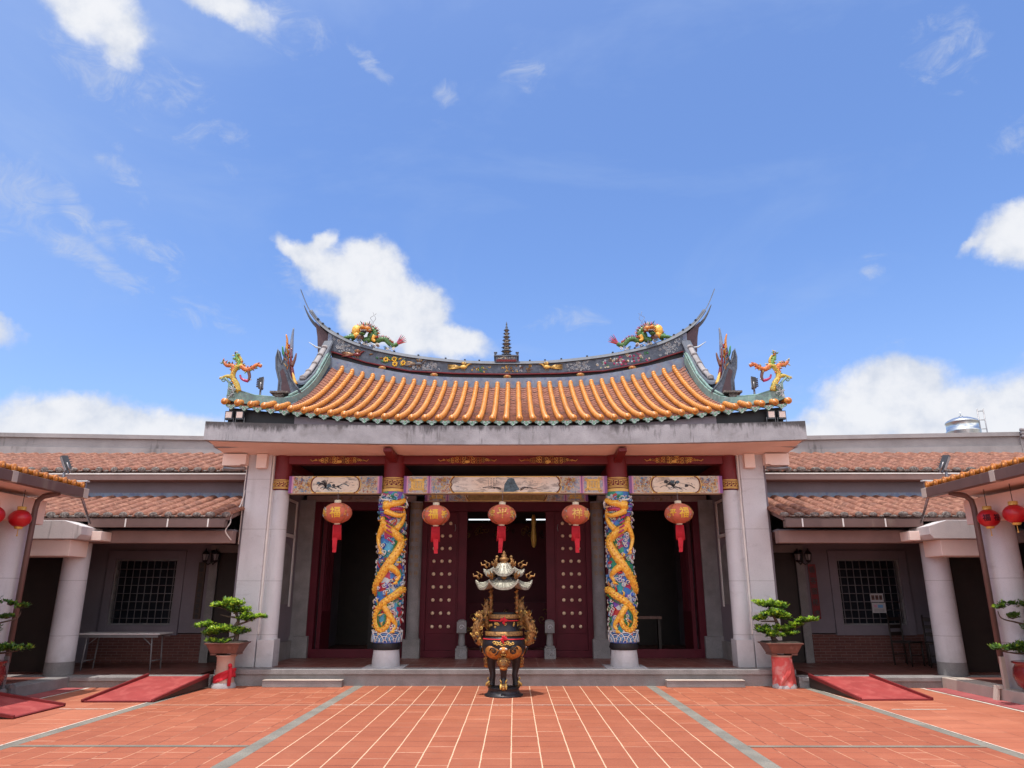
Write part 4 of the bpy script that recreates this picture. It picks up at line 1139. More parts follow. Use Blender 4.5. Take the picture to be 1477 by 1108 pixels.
for k in range(26):
    x = rn.uniform(-3.35, -2.35); z = (interp(RED, -x) + interp(CAPT, -x)) / 2 - .04 + rn.uniform(-.09, .09)
    b.use(rn.choice(['leafgreen', 'gold_dull', 'verde', 'yellow'])); a = rn.uniform(0, 3.1)
    b.tube([(x, 16.49, z), (x + .05 * math.cos(a), 16.48, z + .03 * math.sin(a)), (x + .11 * math.cos(a), 16.49, z + .05 * math.sin(a))], [.012, .02, .003], 5)
b.build('yellow_flower_relief', ridge)
def bird(cx, cz, s, m1, m2):
    b = MB(m1)
    b.ball((cx, 16.47, cz), (.09, .04, .045)); q = smoothp([(cx + s * .06, cz + .02), (cx + s * .12, cz + .07), (cx + s * .15, cz + .08)], 3)
    b.tube([(x, 16.47, z) for x, z in q], [.03, .028, .025, .024, .022, .02, .018][:len(q)], 6)
    b.cone((cx + s * .15, 16.46, cz + .08), (cx + s * .21, 16.46, cz + .07), .015)
    for k in range(5):
        a = 1.2 + k * .28; b.use(m1 if k % 2 else m2); b.tube([(cx, 16.47, cz + .02), (cx - s * .10 * math.cos(a) * 1.2, 16.45, cz + .11 * math.sin(a)), (cx + s * .12 * math.cos(a), 16.46, cz + .13 * math.sin(a))], [.02, .022, .004], 5)
    for k in range(6):
        b.use(m2 if k % 2 else m1); dz = -.06 + k * .025
        b.tube([(cx - s * .05, 16.48, cz), (cx - s * .20, 16.46, cz + dz * .6), (cx - s * .38, 16.48, cz + dz + .01)], [.016, .02, .004], 5)
    for k in (-1, 1): b.use(m2); b.tube([(cx + k * .02, 16.47, cz - .03), (cx + k * .03, 16.47, cz - .10)], .008, 5)
    b.build('bird_relief', ridge)
bird(-1.05, 6.74, 1, 'gold', 'gold_dull'); bird(.95, 6.74, -1, 'gold', 'gold_dull'); bird(-3.62, 7.06, 1, 'maroonpot', 'gold_dull'); bird(-2.12, 6.82, 1, 'slate_cap', 'gold_dull')

# ---- pagoda finial
b = MB('slate'); zb = 6.90; x0 = -.02
b.box(x0 - .26, x0 + .26, 16.45, 16.85, zb - .04, zb + .10); b.use('red_lacquer'); b.box(x0 - .24, x0 + .24, 16.44, 16.86, zb - .03, zb + .02)
b.use('slate_cap'); b.box(x0 - .30, x0 + .30, 16.42, 16.88, zb + .10, zb + .13)
for s in (-1, 1): b.box(x0 + s * .24, x0 + s * .29, 16.43, 16.50, zb + .13, zb + .19); b.box(x0 + s * .22, x0 + s * .30, 16.42, 16.51, zb + .19, zb + .205)
b.use('wht_relief'); motif(b, x0 - .22, x0 + .22, zb + .02, zb + .095, 16.445, 18, ['wht_relief', 'cream'], .006, (.015, .03), rn)
z = zb + .13
for k in range(8):
    r = .125 - k * .0095; h = .099 - k * .002
    b.use('gold_dull' if k % 2 else 'cream'); b.lathe((x0, 16.65, z), [(r * .62, 0), (r * .62, h * .6)], 8, smooth=False)
    b.use('black'); b.lathe((x0, 16.65, z), [(r * .64, h * .1), (r * .64, h * .35)], 8, smooth=False)
    b.use('slate'); b.lathe((x0, 16.65, z), [(r * .6, h * .55), (r * 1.08, h * .62), (r * 1.12, h * .70), (r * .55, h)], 8, smooth=False)
    for i in range(8):
        a = i * math.pi / 4; b.cone((x0 + r * 1.05 * math.cos(a), 16.65 + r * 1.05 * math.sin(a), z + h * .62), (x0 + r * 1.3 * math.cos(a), 16.65 + r * 1.3 * math.sin(a), z + h * .9), .009, 4)
    z += h
b.use('slate'); b.lathe((x0, 16.65, z), [(.05, 0), (.02, .03), (.035, .06), (.012, .09), (.022, .12), (.004, .20)], 10)
tpart(b, 'pagoda_finial')

# ---- gable ridges and corner ridges
def sweep(mb, pts, w_, h_):
    """rectangular ridge following pts (x, y, z bottom), with thickness w and height h per point"""
    pts = smoothp([tuple(p) + (w, h) for p, w, h in zip(pts, w_, h_)], 6)
    ring = []; k = len(pts)
    for i, p in enumerate(pts):
        a, c = Vector(pts[max(0, i - 1)][:3]), Vector(pts[min(k - 1, i + 1)][:3]); t = (c - a); t.z = 0
        t = t.normalized() if t.length > 1e-5 else Vector((0, 1, 0)); sd_ = Vector((-t.y, t.x, 0)) * p[3] / 2; o = Vector(p[:3]); up = Vector((0, 0, p[4]))
        ring += [o - sd_, o + sd_, o + sd_ * .8 + up, o - sd_ * .8 + up]
    fs = [(0, 3, 2, 1), tuple((k - 1) * 4 + j for j in range(4))]
    for i in range(k - 1):
        for j in range(4): q = (j + 1) % 4; fs.append((i * 4 + j, i * 4 + q, i * 4 + 4 + q, i * 4 + 4 + j))
    mb.add(ring, fs)
for s in (-1, 1):
    X = lambda x: s * x
    # green corner ridge: down the slope, then turning out along the eaves and curling up
    b = MB('verde')
    pts = [(X(4.28), 16.35, 6.80), (X(4.26), 15.4, 6.02), (X(4.25), 14.5, 5.46), (X(4.30), 13.8, 5.11), (X(4.45), 13.38, 4.97), (X(4.75), 13.16, 4.93), (X(5.05), 13.03, 4.95), (X(5.20), 12.98, 5.00)]
    sweep(b, pts, [.13] * 8, [.24, .19, .17, .17, .17, .18, .23, .33])
    b.use('verde'); b.tube([(X(4.27), 16.3, 7.05), (X(4.255), 15.4, 6.23), (X(4.25), 14.5, 5.65), (X(4.30), 13.8, 5.30)], .03, 6)
    b.use('verde'); b.tube([(X(x), y, z) for x, y, z in ((4.45, 13.38, 5.15), (4.75, 13.15, 5.12), (5.05, 13.03, 5.19), (5.2, 12.98, 5.34), (5.27, 12.97, 5.42))], .022, 6)
    sp_ = spiral((5.29, 5.38), .045, 1.1, 1.0, -1, 10); b.tube([(X(u), 12.97, v) for u, v in sp_], .014, 5)
    motif(b, min(X(5.02), X(5.2)), max(X(5.02), X(5.2)), 5.0, 5.28, 12.93, 26, ['wht_relief', 'verde'], .007, (.02, .04), rn)
    b.build('corner_ridge', roof)
    # grey gable ridge, a deep curve that turns up into forked prongs
    b = MB('slate')
    pts = [(X(4.34), 16.5, 7.02), (X(4.40), 16.1, 6.58), (X(4.42), 15.5, 6.05), (X(4.44), 14.95, 5.70), (X(4.47), 14.55, 5.52), (X(4.52), 14.32, 5.47)]
    sweep(b, pts, [.20] * 6, [.36, .26, .22, .20, .22, .28])
    b.use('slate_cap')
    sweep(b, [(p[0], p[1], p[2] + h) for p, h in zip(pts, [.36, .26, .22, .20, .22, .28])], [.26] * 6, [.045] * 6)
    b.use('ridge_cement')
    ch = [(X(4.37), 16.35, 7.23), (X(4.41), 16.0, 6.80), (X(4.42), 15.5, 6.37), (X(4.44), 14.98, 6.00)]
    b.tube(ch, .062, 8, flat=.6)
    for i, t in enumerate((0.05, .25, .5, .75, .97)):
        k = t * 3; j = min(int(k), 2); q = Vector(ch[j]).lerp(Vector(ch[j + 1]), k - j); dd = (Vector(ch[j + 1]) - Vector(ch[j])).normalized() * .03
        b.tube([q - dd * .6, q + dd * .6], .074, 8)
    y0, y1 = 14.18, 14.36
    b.use('slate')
    o = [(4.30, 5.36), (4.20, 5.48), (4.30, 5.60), (4.42, 5.76), (4.50, 5.95), (4.545, 6.20), (4.59, 6.45), (4.60, 6.20), (4.635, 6.08), (4.70, 6.24), (4.745, 6.40), (4.765, 6.22), (4.74, 5.98), (4.66, 5.72), (4.66, 5.42), (4.74, 5.37), (4.62, 5.34), (4.60, 5.10), (4.30, 5.05)]
    b.prism([(X(x), z) for x, z in o], y0, y1)
    b.use('slate_cap'); b.tube([(X(x), y0 - .004, z) for x, z in o[1:17]], .020, 6)
    b.use('tailred'); b.prism([(X(x), z) for x, z in ((4.40, 5.48), (4.47, 5.66), (4.54, 5.86), (4.60, 5.98), (4.66, 5.92), (4.60, 5.72), (4.60, 5.48))], y0 - .012, y0)
    b.use('slate_cap'); b.box(X(4.56), X(4.76), y0 - .03, y1 + .03, 5.38, 5.43)
    b.build('gable_ridge', roof)
    b = MB('orange')  # coloured flame ornament on the prongs
    def tb(pts, r, m, y=14.27): b.use(m); q = smoothp([(X(x), y, z) for x, z in pts], 4); b.tube(q, [r * (1 - .72 * i / (len(q) - 1)) for i in range(len(q))], 8)
    tb([(4.56, 6.05), (4.57, 6.25), (4.59, 6.42), (4.60, 6.62), (4.635, 6.76)], .05, 'orange'); tb([(4.60, 6.25), (4.66, 6.35), (4.69, 6.50)], .04, 'leafgreen')
    tb([(4.50, 6.25), (4.50, 6.5), (4.50, 6.72), (4.49, 6.90)], .055, 'slate_l'); tb([(4.38, 5.70), (4.43, 5.95), (4.48, 6.2), (4.49, 6.45)], .05, 'maroonpot', 14.24)
    tb([(4.44, 6.05), (4.39, 6.2), (4.37, 6.33)], .045, 'clay', 14.22); tb([(4.34, 5.66), (4.38, 5.80), (4.42, 5.92)], .05, 'gold', 14.22)
    for k in range(10): b.use(('orange', 'gold', 'red')[k % 3]); b.cone((X(4.53), 14.20, 5.95 + k * .06), (X(4.48 + .1 * (k % 2)), 14.10, 6.02 + k * .06), .018)
    b.build('flame_ornament', roof)
    # branching corner scroll, orange and yellow-green
    b = MB('orange'); Yc = 12.99
    def tc(pts, r, m, end=.6): r *= 1.12; b.use(m); q = smoothp([(X(x), Yc, z) for x, z in pts], 5); b.tube(q, [r * (1 - (1 - end) * i / (len(q) - 1)) for i in range(len(q))], 9)
    tc([(5.00, 5.16), (5.05, 5.30), (5.13, 5.42), (5.13, 5.54), (5.06, 5.64), (4.97, 5.66)], .050, 'yellowscale', .8)
    tc([(5.10, 5.36), (5.16, 5.44), (5.26, 5.45), (5.36, 5.40)], .042, 'yellowscale'); tc([(5.13, 5.54), (5.16, 5.66), (5.27, 5.67), (5.34, 5.73)], .045, 'orangescale')
    tc([(5.06, 5.62), (5.04, 5.72), (5.10, 5.82), (5.11, 5.90)], .042, 'greenscale2'); tc([(5.06, 5.64), (5.00, 5.74), (5.06, 5.86)], .030, 'yellowscale')
    tc([(4.99, 5.65), (4.89, 5.58), (4.78, 5.62), (4.70, 5.68), (4.62, 5.65)], .045, 'orangescale')
    tc([(4.93, 5.60), (4.86, 5.56), (4.82, 5.44), (4.84, 5.36)], .034, 'clay'); tc([(4.84, 5.36), (4.92, 5.38), (4.98, 5.42), (5.00, 5.48)], .028, 'magenta', .5)
    for x, z in ((5.36, 5.40), (5.34, 5.73), (5.11, 5.90), (4.62, 5.65), (4.80, 5.36)): b.use('wht_relief'); b.tube([(X(u), Yc, v) for u, v in spiral((x, z + .025), .03, .8, -1, 1, 8)], .012, 5)
    for k in range(16): b.use(('yellow', 'orange', 'gold')[k % 3]); t = k / 15; b.ball((X(5.02 + .12 * math.sin(t * 2.6)), Yc - .04, 5.2 + .45 * t), .018, 6, 5)
    for pts in (((5.00, 5.16), (5.05, 5.30), (5.13, 5.42), (5.13, 5.54), (5.06, 5.64), (4.97, 5.66)), ((5.13, 5.54), (5.16, 5.66), (5.27, 5.67), (5.34, 5.73)), ((5.06, 5.62), (5.04, 5.72), (5.10, 5.82), (5.11, 5.90)), ((4.99, 5.65), (4.89, 5.58), (4.78, 5.62), (4.70, 5.68))):
        q = smoothp(pts, 6)
        for i in range(1, len(q) - 1):
            a = rn.uniform(0, 6.28); e = .05; b.use(rn.choice(['orangescale', 'yellowscale', 'greenscale2', 'clay']))
            b.tube([(X(q[i][0] + .8 * e * math.cos(a)), Yc - .02, q[i][1] + .8 * e * math.sin(a)), (X(q[i][0] + (e + .035) * math.cos(a + .2)), Yc - .02, q[i][1] + (e + .035) * math.sin(a + .2))], [.018, .003], 5)
    b.build('corner_scroll', roof)
    b = MB('terra_end'); b.box(X(4.45), X(4.62), 13.85, 14.05, 5.2, 5.36); b.box(X(4.34), X(4.70), 13.8, 14.1, 5.36, 5.40); b.build('small_block', roof)

# ---- ridge dragons
def ridge_dragon(s):
    X0, Z0, Yd = s * 3.12, 0, 16.62
    def zr(x): return interp(CAPT, abs(x))
    def Q(u, v, dy=0): return (s * (3.50 - .80 * u), Yd + dy, 7.40 + .80 * v)           # u grows toward the middle
    def T(b, pts, r0, m, r1=None, n=9):
        b.use(m); q = smoothp([p if len(p) == 3 else p + (0,) for p in pts], 5); k = len(q) - 1; r1 = r0 * .7 if r1 is None else r1
        b.tube([Q(u, v, dy) for u, v, dy in q], [r0 + (r1 - r0) * i / k for i in range(k + 1)], n); return q
    b = MB('greenscale')
    hump = T(b, [(-.42, .18, 0), (-.28, .26, 0), (-.22, .42, .03), (-.10, .53, .05), (.10, .50, .05), (.26, .42, .03), (.33, .26, 0), (.25, .12, 0), (.38, .07, 0), (.52, .12, 0), (.66, .10, 0), (.80, -.04, 0), (.92, -.08, 0), (1.02, -.02, 0)], .095, 'greenscale', .05, 10)
    b.use('dragonskin'); b.ball(Q(-.24, .38, -.05), (.12, .10, .15)); b.ball(Q(-.22, .22, -.06), (.10, .09, .09))
    b.use('clay'); b.ball(Q(-.12, .15, -.07), (.11, .08, .09)); b.use('greenscale'); b.ball(Q(.2, .2, -.03), (.09, .09, .13)); b.ball(Q(.1, .08, -.05), (.12, .08, .08))
    T(b, [(-.28, .18, -.08), (-.42, .16, -.10), (-.55, .14, -.10), (-.62, .12, -.08)], .055, 'greenscale', .035); T(b, [(.32, .2, -.08), (.28, .08, -.10), (.36, .02, -.1)], .05, 'dragonskin', .03)
    root = tpart(b, 'ridge_dragon')
    b = MB('red')
    for dv, du in ((.08, -.12), (.02, -.15), (-.06, -.13), (-.10, -.06)): T(b, [(-.60, .11, -.08), (-.60 + du * .6, .11 + dv * .8, -.10), (-.62 + du, .08 + dv, -.08)], .024, 'clay', .006, 6)
    b.build('front_claw', root); b = MB('red')
    for k in range(6):
        a = .15 + k * .22; T(b, [(1.0, -.03, 0), (1.0 + .14 * math.cos(a), -.03 + .10 * math.sin(a) + .02, 0), (1.0 + .28 * math.cos(a - .1) + .02, .0 + .30 * math.sin(a), 0)], .030, ['red', 'clay', 'magenta'][k % 3], .004, 6)
    b.build('tail_tuft', root)
    b = MB('clay')
    for i in range(3, len(hump) - 6, 1):
        u, v, dy = hump[i]; u2, v2, _ = hump[i + 1]; t = Vector((u2 - u, v2 - v)); t.normalize(); nx, nz = -t.y, t.x
        L = .17 if .5 > abs(u) else .13
        b.use(['clay', 'red', 'orange_end'][i % 3]); b.tube([Q(u + nx * .06, v + nz * .06, dy), Q(u + nx * L - .01, v + nz * L + .02, dy)], [.017, .002], 5)
        if i % 2: b.tube([Q(u + nx * .06, v + nz * .06, dy - .06), Q(u + nx * (L - .02) + .02, v + nz * (L - .02), dy - .07)], [.014, .002], 5)
    b.build('spines', root)
    # head looks out to the front, below the arch of the back
    b = MB('orange_end')
    b.use('clay'); b.ball(Q(.10, .42, -.12), (.12, .13, .09)); b.use('orange'); b.ball(Q(.14, .36, -.22), (.09, .11, .055)); b.ball(Q(.0, .38, -.24), (.07, .12, .05))
    b.use('black'); b.ball(Q(.02, .26, -.22), (.07, .08, .05)); b.use('greenscale'); b.ball(Q(-.02, .20, -.22), (.08, .09, .03))
    b.use('white')
    for u in (.10, -.03): b.ball(Q(u, .44, -.22), (.028, .02, .026), 8, 6)
    for k in range(5): b.cone(Q(-.05 + k * .04, .31, -.29), Q(-.05 + k * .04, .26, -.29), .011)
    b.use('cream'); b.ball(Q(.18, .33, -.24), (.05, .05, .03))
    b.use('black')
    for u in (.12, -.06): b.ball(Q(u, .44, -.245), .011, 6, 4)
    for u, e in ((-.02, -.10), (.12, .06)): T(b, [(u, .50, -.12), (u + e * .6, .60, -.12), (u + e, .66, -.14)], .02, 'black', .004, 6)
    for k in range(14):
        a = k / 13 * math.pi * 1.3 - .5; b.use(['red', 'orange', 'gold', 'leafgreen'][k % 4]); b.tube([Q(.05 + .10 * math.cos(a), .40 + .12 * math.sin(a), -.14), Q(.05 + .22 * math.cos(a), .40 + .25 * math.sin(a), -.12)], [.02, .002], 5)
    b.build('head', root)
    b = MB('black')
    T(b, [(.22, .55, -.1), (.23, .68, -.1), (.17, .78, -.1), (.27, .86, -.1), (.24, .97, -.1)], .006, 'steel', .004, 5); T(b, [(.26, .53, -.1), (.28, .66, -.1), (.34, .75, -.1), (.30, .86, -.1), (.35, .92, -.1)], .006, 'steel', .004, 5)
    b.build('wire_whiskers', root)
    b = MB('wht_relief'); rq = random.Random(4)
    for k in range(26):
        u = rq.uniform(-.2, .75); x = 3.50 - u; z = zr(x) + .03 + rq.random() * .07; b.use(rq.choice(['wht_relief', 'wht_relief', 'lblue', 'cream', 'clay', 'slate_l']))
        b.tube([(s * p, Yd - .12, q) for p, q in spiral((x, z), rq.uniform(.025, .05), 1.1, rq.uniform(0, 6), rq.choice((-1, 1)), 9)], .012, 5)
    b.build('cloud_base', root)
for s in (-1, 1): ridge_dragon(s)
# ================================================================ INCENSE BURNER
BX, BY = 0.0, 12.08
burner = thing('incense_burner', (BX, BY, 0), 'black and gold incense burner with tiered pale roof in the middle of the courtyard', 'incense burner')
rn = random.Random(12)
b = MB('ironblack'); b.lathe((BX, BY, 0), [(.30, 0), (.30, .025), (.26, .035), (.235, .10), (.25, .115), (.25, .125), (.18, .13)], 40); b.build('round_base', burner)
for k in range(3):
    a = R(-90 + k * 120); ca, sa = math.cos(a), math.sin(a)
    def L(r, z, t=0.0): return (BX + r * ca - t * sa, BY + r * sa + t * ca, z)
    b = MB('ironblack'); q = smoothp([(.20, .62, .085), (.235, .50, .085), (.215, .38, .055), (.20, .28, .045), (.215, .20, .05), (.22, .14, .055)], 5)
    b.tube([L(r, z) for r, z, w_ in q], [w_ for r, z, w_ in q], 12)
    lg = b.build('leg', burner)
    b = MB('goldbronze')
    b.ball(L(.27, .50), (.085, .085, .10)); b.ball(L(.32, .47), (.045, .045, .035)); b.use('orangebronze'); b.ball(L(.30, .42), (.06, .06, .03))
    for t in (-.035, .035): b.use('gold'); b.ball(L(.325, .525, t), (.022, .022, .022), 8, 6); b.use('black'); b.ball(L(.343, .525, t), .009, 6, 4)
    for i in range(12): b.use('goldbronze'); aa = i * .52; b.ball(L(.27, .51 + .075 * math.sin(aa), .085 * math.cos(aa)), .024, 6, 5)
    b.build('lion_mask', lg); b = MB('goldbronze'); b.ball(L(.245, .15), (.06, .06, .055))
    for t in (-.035, 0, .035): b.use('gold'); b.tube([L(.23, .20, t), L(.29, .16, t * 1.2), L(.30, .12, t * 1.3)], [.018, .017, .006], 7)
    for t in (-.03, .03): b.use('gold'); b.tube([(p[0], p[1], p[2]) for p in [L(.255, .215, t), L(.27, .24, t * 1.4), L(.25, .255, t * 1.7)]], .01, 5)
    b.build('clawed_foot', lg)
b = MB('ironblack')
b.lathe((BX, BY, 0), [(.10, .50), (.22, .54), (.315, .62), (.345, .72), (.335, .80), (.30, .86), (.285, .875)], 44); 
bowl = b.build('bowl', burner)
b = MB('goldbronze'); b.lathe((BX, BY, 0), [(.300, .885), (.300, .945), (.27, .95)], 44); b.build('rim_band', bowl)
b = MB('orangebronze')   # dragon mask with two swirling cheeks on the belly of the bowl
def S_(th, z, e=0.0):
    rr = interp([(.50, .12), (.54, .22), (.62, .318), (.72, .348), (.80, .338), (.86, .30)], z) + e
    return (BX + rr * math.sin(th), BY - rr * math.cos(th), z)
for ring in range(3):
    a0 = ring * 2 * math.pi / 3
    for sg in (-1, 1):
        b.use('orangebronze')
        for i in range(7): b.ball(S_(a0 + sg * (.15 + .10 * i), .60 - .0 * i, .0), (.022, .022, .022), 8, 6)
        b.ball(S_(a0 + sg * .42, .665, -.10), (.19, .12, .125) if ring == 0 else (.11, .10, .10), 20, 14)
        b.use('black'); b.tube([S_(a0 + sg * .45 + u / .33, .675 + v, .037 - (u * u + v * v) * 2.6) for u, v in spiral((0, 0), .075, 1.4, 0, sg, 14)], .010, 6)
        b.use('black'); b.tube([S_(a0 + sg * .45 + u / .33, .675 + v, .030) for u, v in spiral((0, 0), .048, 1.0, .5, sg, 12)], .006, 5)
        b.use('gold')
        for i in range(4): b.tube([S_(a0 + sg * (.08 + i * .11) + u / .33, .775 + .01 * (i % 2) + v, .014) for u, v in spiral((0, 0), .030, 1.1, i, sg, 9)], .008, 5)
        b.use('white'); b.ball(S_(a0 + sg * .10, .70, .035), (.022, .016, .018), 8, 6); b.use('black'); b.ball(S_(a0 + sg * .10, .70, .052), .008, 6, 4)
    b.use('orangebronze'); b.ball(S_(a0, .68, .01), (.07, .05, .06)); b.use('goldbronze'); b.ball(S_(a0, .655, .05), (.035, .03, .025)); b.use('black'); b.ball(S_(a0, .615, .035), (.05, .02, .015))
    b.use('gold')
    for i in range(5): b.cone(S_(a0 - .08 + i * .04, .625, .06), S_(a0 - .08 + i * .04, .60, .055), .008, 5)
b.build('dragon_mask', bowl)
b = MB('redcloth'); b.lathe((BX, BY, 0), [(.332, .832), (.334, .838), (.324, .846)], 44, cap=False)
b.lathe((BX, BY, 0), [(.236, 1.102), (.238, 1.11), (.236, 1.118)], 40, cap=False)
for (zz, rr) in ((.842, .34), (1.11, .245)):
    for i in range(26):
        a = rn.uniform(0, 6.28); q = rn.uniform(.01, .055)
        b.tube([(BX, BY - rr, zz), (BX + q * .7 * math.cos(a), BY - rr - .03, zz + q * .7 * math.sin(a)), (BX + q * 1.25 * math.cos(a + .3), BY - rr - .02, zz + q * 1.25 * math.sin(a + .3))], [.006, .014, .006], 5)
b.build('red_ribbon', burner)
b = MB('ironblack'); b.lathe((BX, BY, 0), [(.25, .95), (.225, 1.00), (.215, 1.08), (.235, 1.14)], 40)
neck = b.build('upper_bowl', burner)
b = MB('goldbronze'); b.lathe((BX, BY, 0), [(.238, 1.142), (.242, 1.20), (.22, 1.205)], 40); b.use('gold')
for i in range(30):
    a = rn.uniform(0, 6.28); z = rn.uniform(1.0, 1.07); t = a
    b.tube([(BX + .224 * math.sin(t + u / .22), BY - .224 * math.cos(t + u / .22), z + v) for u, v in spiral((0, 0), .022, 1.1, a, 1, 8)], .006, 4)
b.build('gold_trim', neck)
# dragon handles: two beside the bowl, two rising to the posts
def handle(sg, big):
    b = MB('goldbronze')
    if big: pts = [(.30, .76, .04), (.39, .80, .068), (.43, .92, .075), (.41, 1.05, .072), (.37, 1.14, .06), (.39, 1.22, .035)]
    else: pts = [(.22, .98, .04), (.27, 1.05, .062), (.28, 1.18, .068), (.27, 1.32, .058), (.25, 1.43, .035)]
    off = 0 if big else .10
    q = smoothp(pts, 4); b.tube([(BX + sg * r, BY + off, z) for r, z, w_ in q], [w_ for r, z, w_ in q], 8)
    for i in range(90 if big else 64):
        r, z, w_ = q[rn.randrange(len(q))]; a = rn.uniform(0, 6.28); e = w_ + .005
        c = (BX + sg * (r + e * math.cos(a)), BY + off + e * math.sin(a), z + rn.uniform(-.02, .02))
        b.use(rn.choice(['goldbronze', 'gold_dull', 'goldbronze', 'gold', 'ironblack']))
        if rn.random() < .6: b.tube([(u, c[1] - .01, v) for u, v in spiral((c[0], c[2]), rn.uniform(.015, .032), 1.0, rn.uniform(0, 6), rn.choice((-1, 1)), 7)], .0085, 5)
        else: b.cone(c, (c[0] + sg * .04 * math.cos(a), c[1] + .03 * math.sin(a), c[2] + .05), .013)
    b.build('dragon_handle', burner)
for sg in (-1, 1): handle(sg, True); handle(sg, False)
for sg in (-1, 1):
    for yo in (-.08, .12):
        b = MB('goldbronze' if yo < 0 else 'ironblack'); x = BX + sg * .205
        b.tube([(x, BY + yo, 1.16), (x, BY + yo, 1.62)], .022, 8)
        b.use('goldbronze'); b.tube([(x + .032 * math.cos(t * 2.2), BY + yo + .032 * math.sin(t * 2.2), 1.18 + t * .028) for t in range(15)], .013, 6)
        b.use('goldbronze'); b.ball((x, BY + yo - .02, 1.47), (.026, .026, .035), 8, 6); b.ball((x, BY + yo - .03, 1.24), (.03, .03, .03), 8, 6)
        b.build('twisted_post', burner)
def burner_roof(z0, R_, h, neck_r, nm):
    b = MB('silverroof'); n = 6; m = 9
    # six-sided roof with rising corners, ribs and a curved skirt
    vs = []; fs = []; rings = 6
    for j in range(rings + 1):
        t = j / rings
        for i in range(n * m):
            a = 2 * math.pi * i / (n * m) + R(90 - 30) ; u = (i % m) / m
            cn = abs(2 * u - 1) ** 3
            r = neck_r + (R_ - neck_r) * t * (.80 + .20 * cn)
            z = z0 + h * (1 - t) ** 1.6 - .0 + R_ * .20 * cn * t ** 3 - R_ * .05 * (1 - cn) * t
            vs.append((BX + r * math.cos(a), BY + r * math.sin(a), z))
    N2 = n * m
    for j in range(rings):
        for i in range(N2): k = (i + 1) % N2; fs.append((j * N2 + i, (j + 1) * N2 + i, (j + 1) * N2 + k, j * N2 + k))
    lo = len(vs); vs += [(x, y, z - .035) for x, y, z in vs[rings * N2:rings * N2 + N2]]
    for i in range(N2): k = (i + 1) % N2; fs.append((rings * N2 + i, lo + i, lo + k, rings * N2 + k))
    vs.append((BX, BY, z0 + .01)); c = len(vs) - 1
    for i in range(N2): k = (i + 1) % N2; fs.append((lo + k, lo + i, c))
    b.add(vs, fs, False)
    for i in range(N2):
        if i % 3 == 0: continue
        b.tube([Vector(vs[j * N2 + i]) + Vector((0, 0, .004)) for j in range(1, rings + 1)], .0065, 4)
    if nm == 'lower_roof': b.use('ironblack'); b.lathe((BX, BY, 0), [(R_ * .60, z0 + h * .30), (R_ * .50, z0 + h * .62), (neck_r + .03, z0 + h * 1.06)], 24, cap=False)
    rf = b.build(nm, burner)
    b = MB('goldbronze')
    for i in range(n):
        p = Vector(vs[rings * N2 + i * m]); dr = Vector((p.x - BX, p.y - BY, 0)).normalized()
        b.use('silverroof'); b.tube([vs[j * N2 + i * m] for j in range(rings + 1)], .014, 6)
        b.use('goldbronze'); q = [p + dr * (u) + Vector((0, 0, v + .02)) for u, v in ((-.06, .0), (-.02, .05), (.03, .045), (.04, .09))]; b.tube(q, [.02, .018, .014, .006], 6)
        q = [p + dr * u + Vector((0, 0, v + .02)) for u, v in ((-.09, .02), (-.10, .07), (-.06, .09))]; b.tube(q, [.018, .014, .006], 6)
        b.use('gold_dull'); q = [p + dr * u + Vector((0, 0, v + .02)) for u, v in ((-.04, .06), (-.05, .10), (-.01, .12))]; b.tube(q, [.014, .010, .004], 5)
    b.build('corner_ornament', rf)
b = MB('black'); b.lathe((BX, BY, 0), [(.20, 1.20), (.20, 1.23)], 24); b.build('ash_bed', burner); b = MB('black'); b.lathe((BX, BY, 0), [(.24, 1.60), (.30, 1.64), (.20, 1.66)], 24); b.build('smoke_chamber', burner)
burner_roof(1.63, .46, .13, .19, 'lower_roof')
b = MB('ironblack'); b.lathe((BX, BY, 0), [(.20, 1.70), (.20, 1.83)], 6, smooth=False); b.use('goldbronze')
for k in range(6):
    a = k * math.pi / 3 + math.pi / 6 * 0 - math.pi / 2; c = (BX + .19 * math.cos(a), BY + .19 * math.sin(a), 1.76)
    b.ball(c, (.05, .05, .045), 8, 6); b.ball((c[0], c[1], 1.76), (.07, .04, .02), 8, 6)
b.build('lantern_drum', burner)
burner_roof(1.83, .335, .16, .10, 'upper_roof')
b = MB('goldbronze'); b.lathe((BX, BY, 0), [(.07, 1.97), (.09, 1.99), (.05, 2.01), (.075, 2.04), (.075, 2.07), (.035, 2.09), (.045, 2.12), (.02, 2.14), (.028, 2.16), (.004, 2.19)], 20)
b.use('gold')
for sg in (-1, 1):
    b.use('gold_dull'); b.ball((BX + sg * .115, BY, 2.09), .026, 8, 6); b.use('goldbronze'); b.tube([(BX + sg * .06, BY, 1.97), (BX + sg * .12, BY, 1.98), (BX + sg * .13, BY, 2.03), (BX + sg * .11, BY, 2.08)], [.03, .03, .025, .02], 7)
    b.tube([(BX + sg * .12, BY, 1.98), (BX + sg * .16, BY, 2.0), (BX + sg * .15, BY, 2.04)], [.022, .018, .006], 6)
b.build('finial', burner)

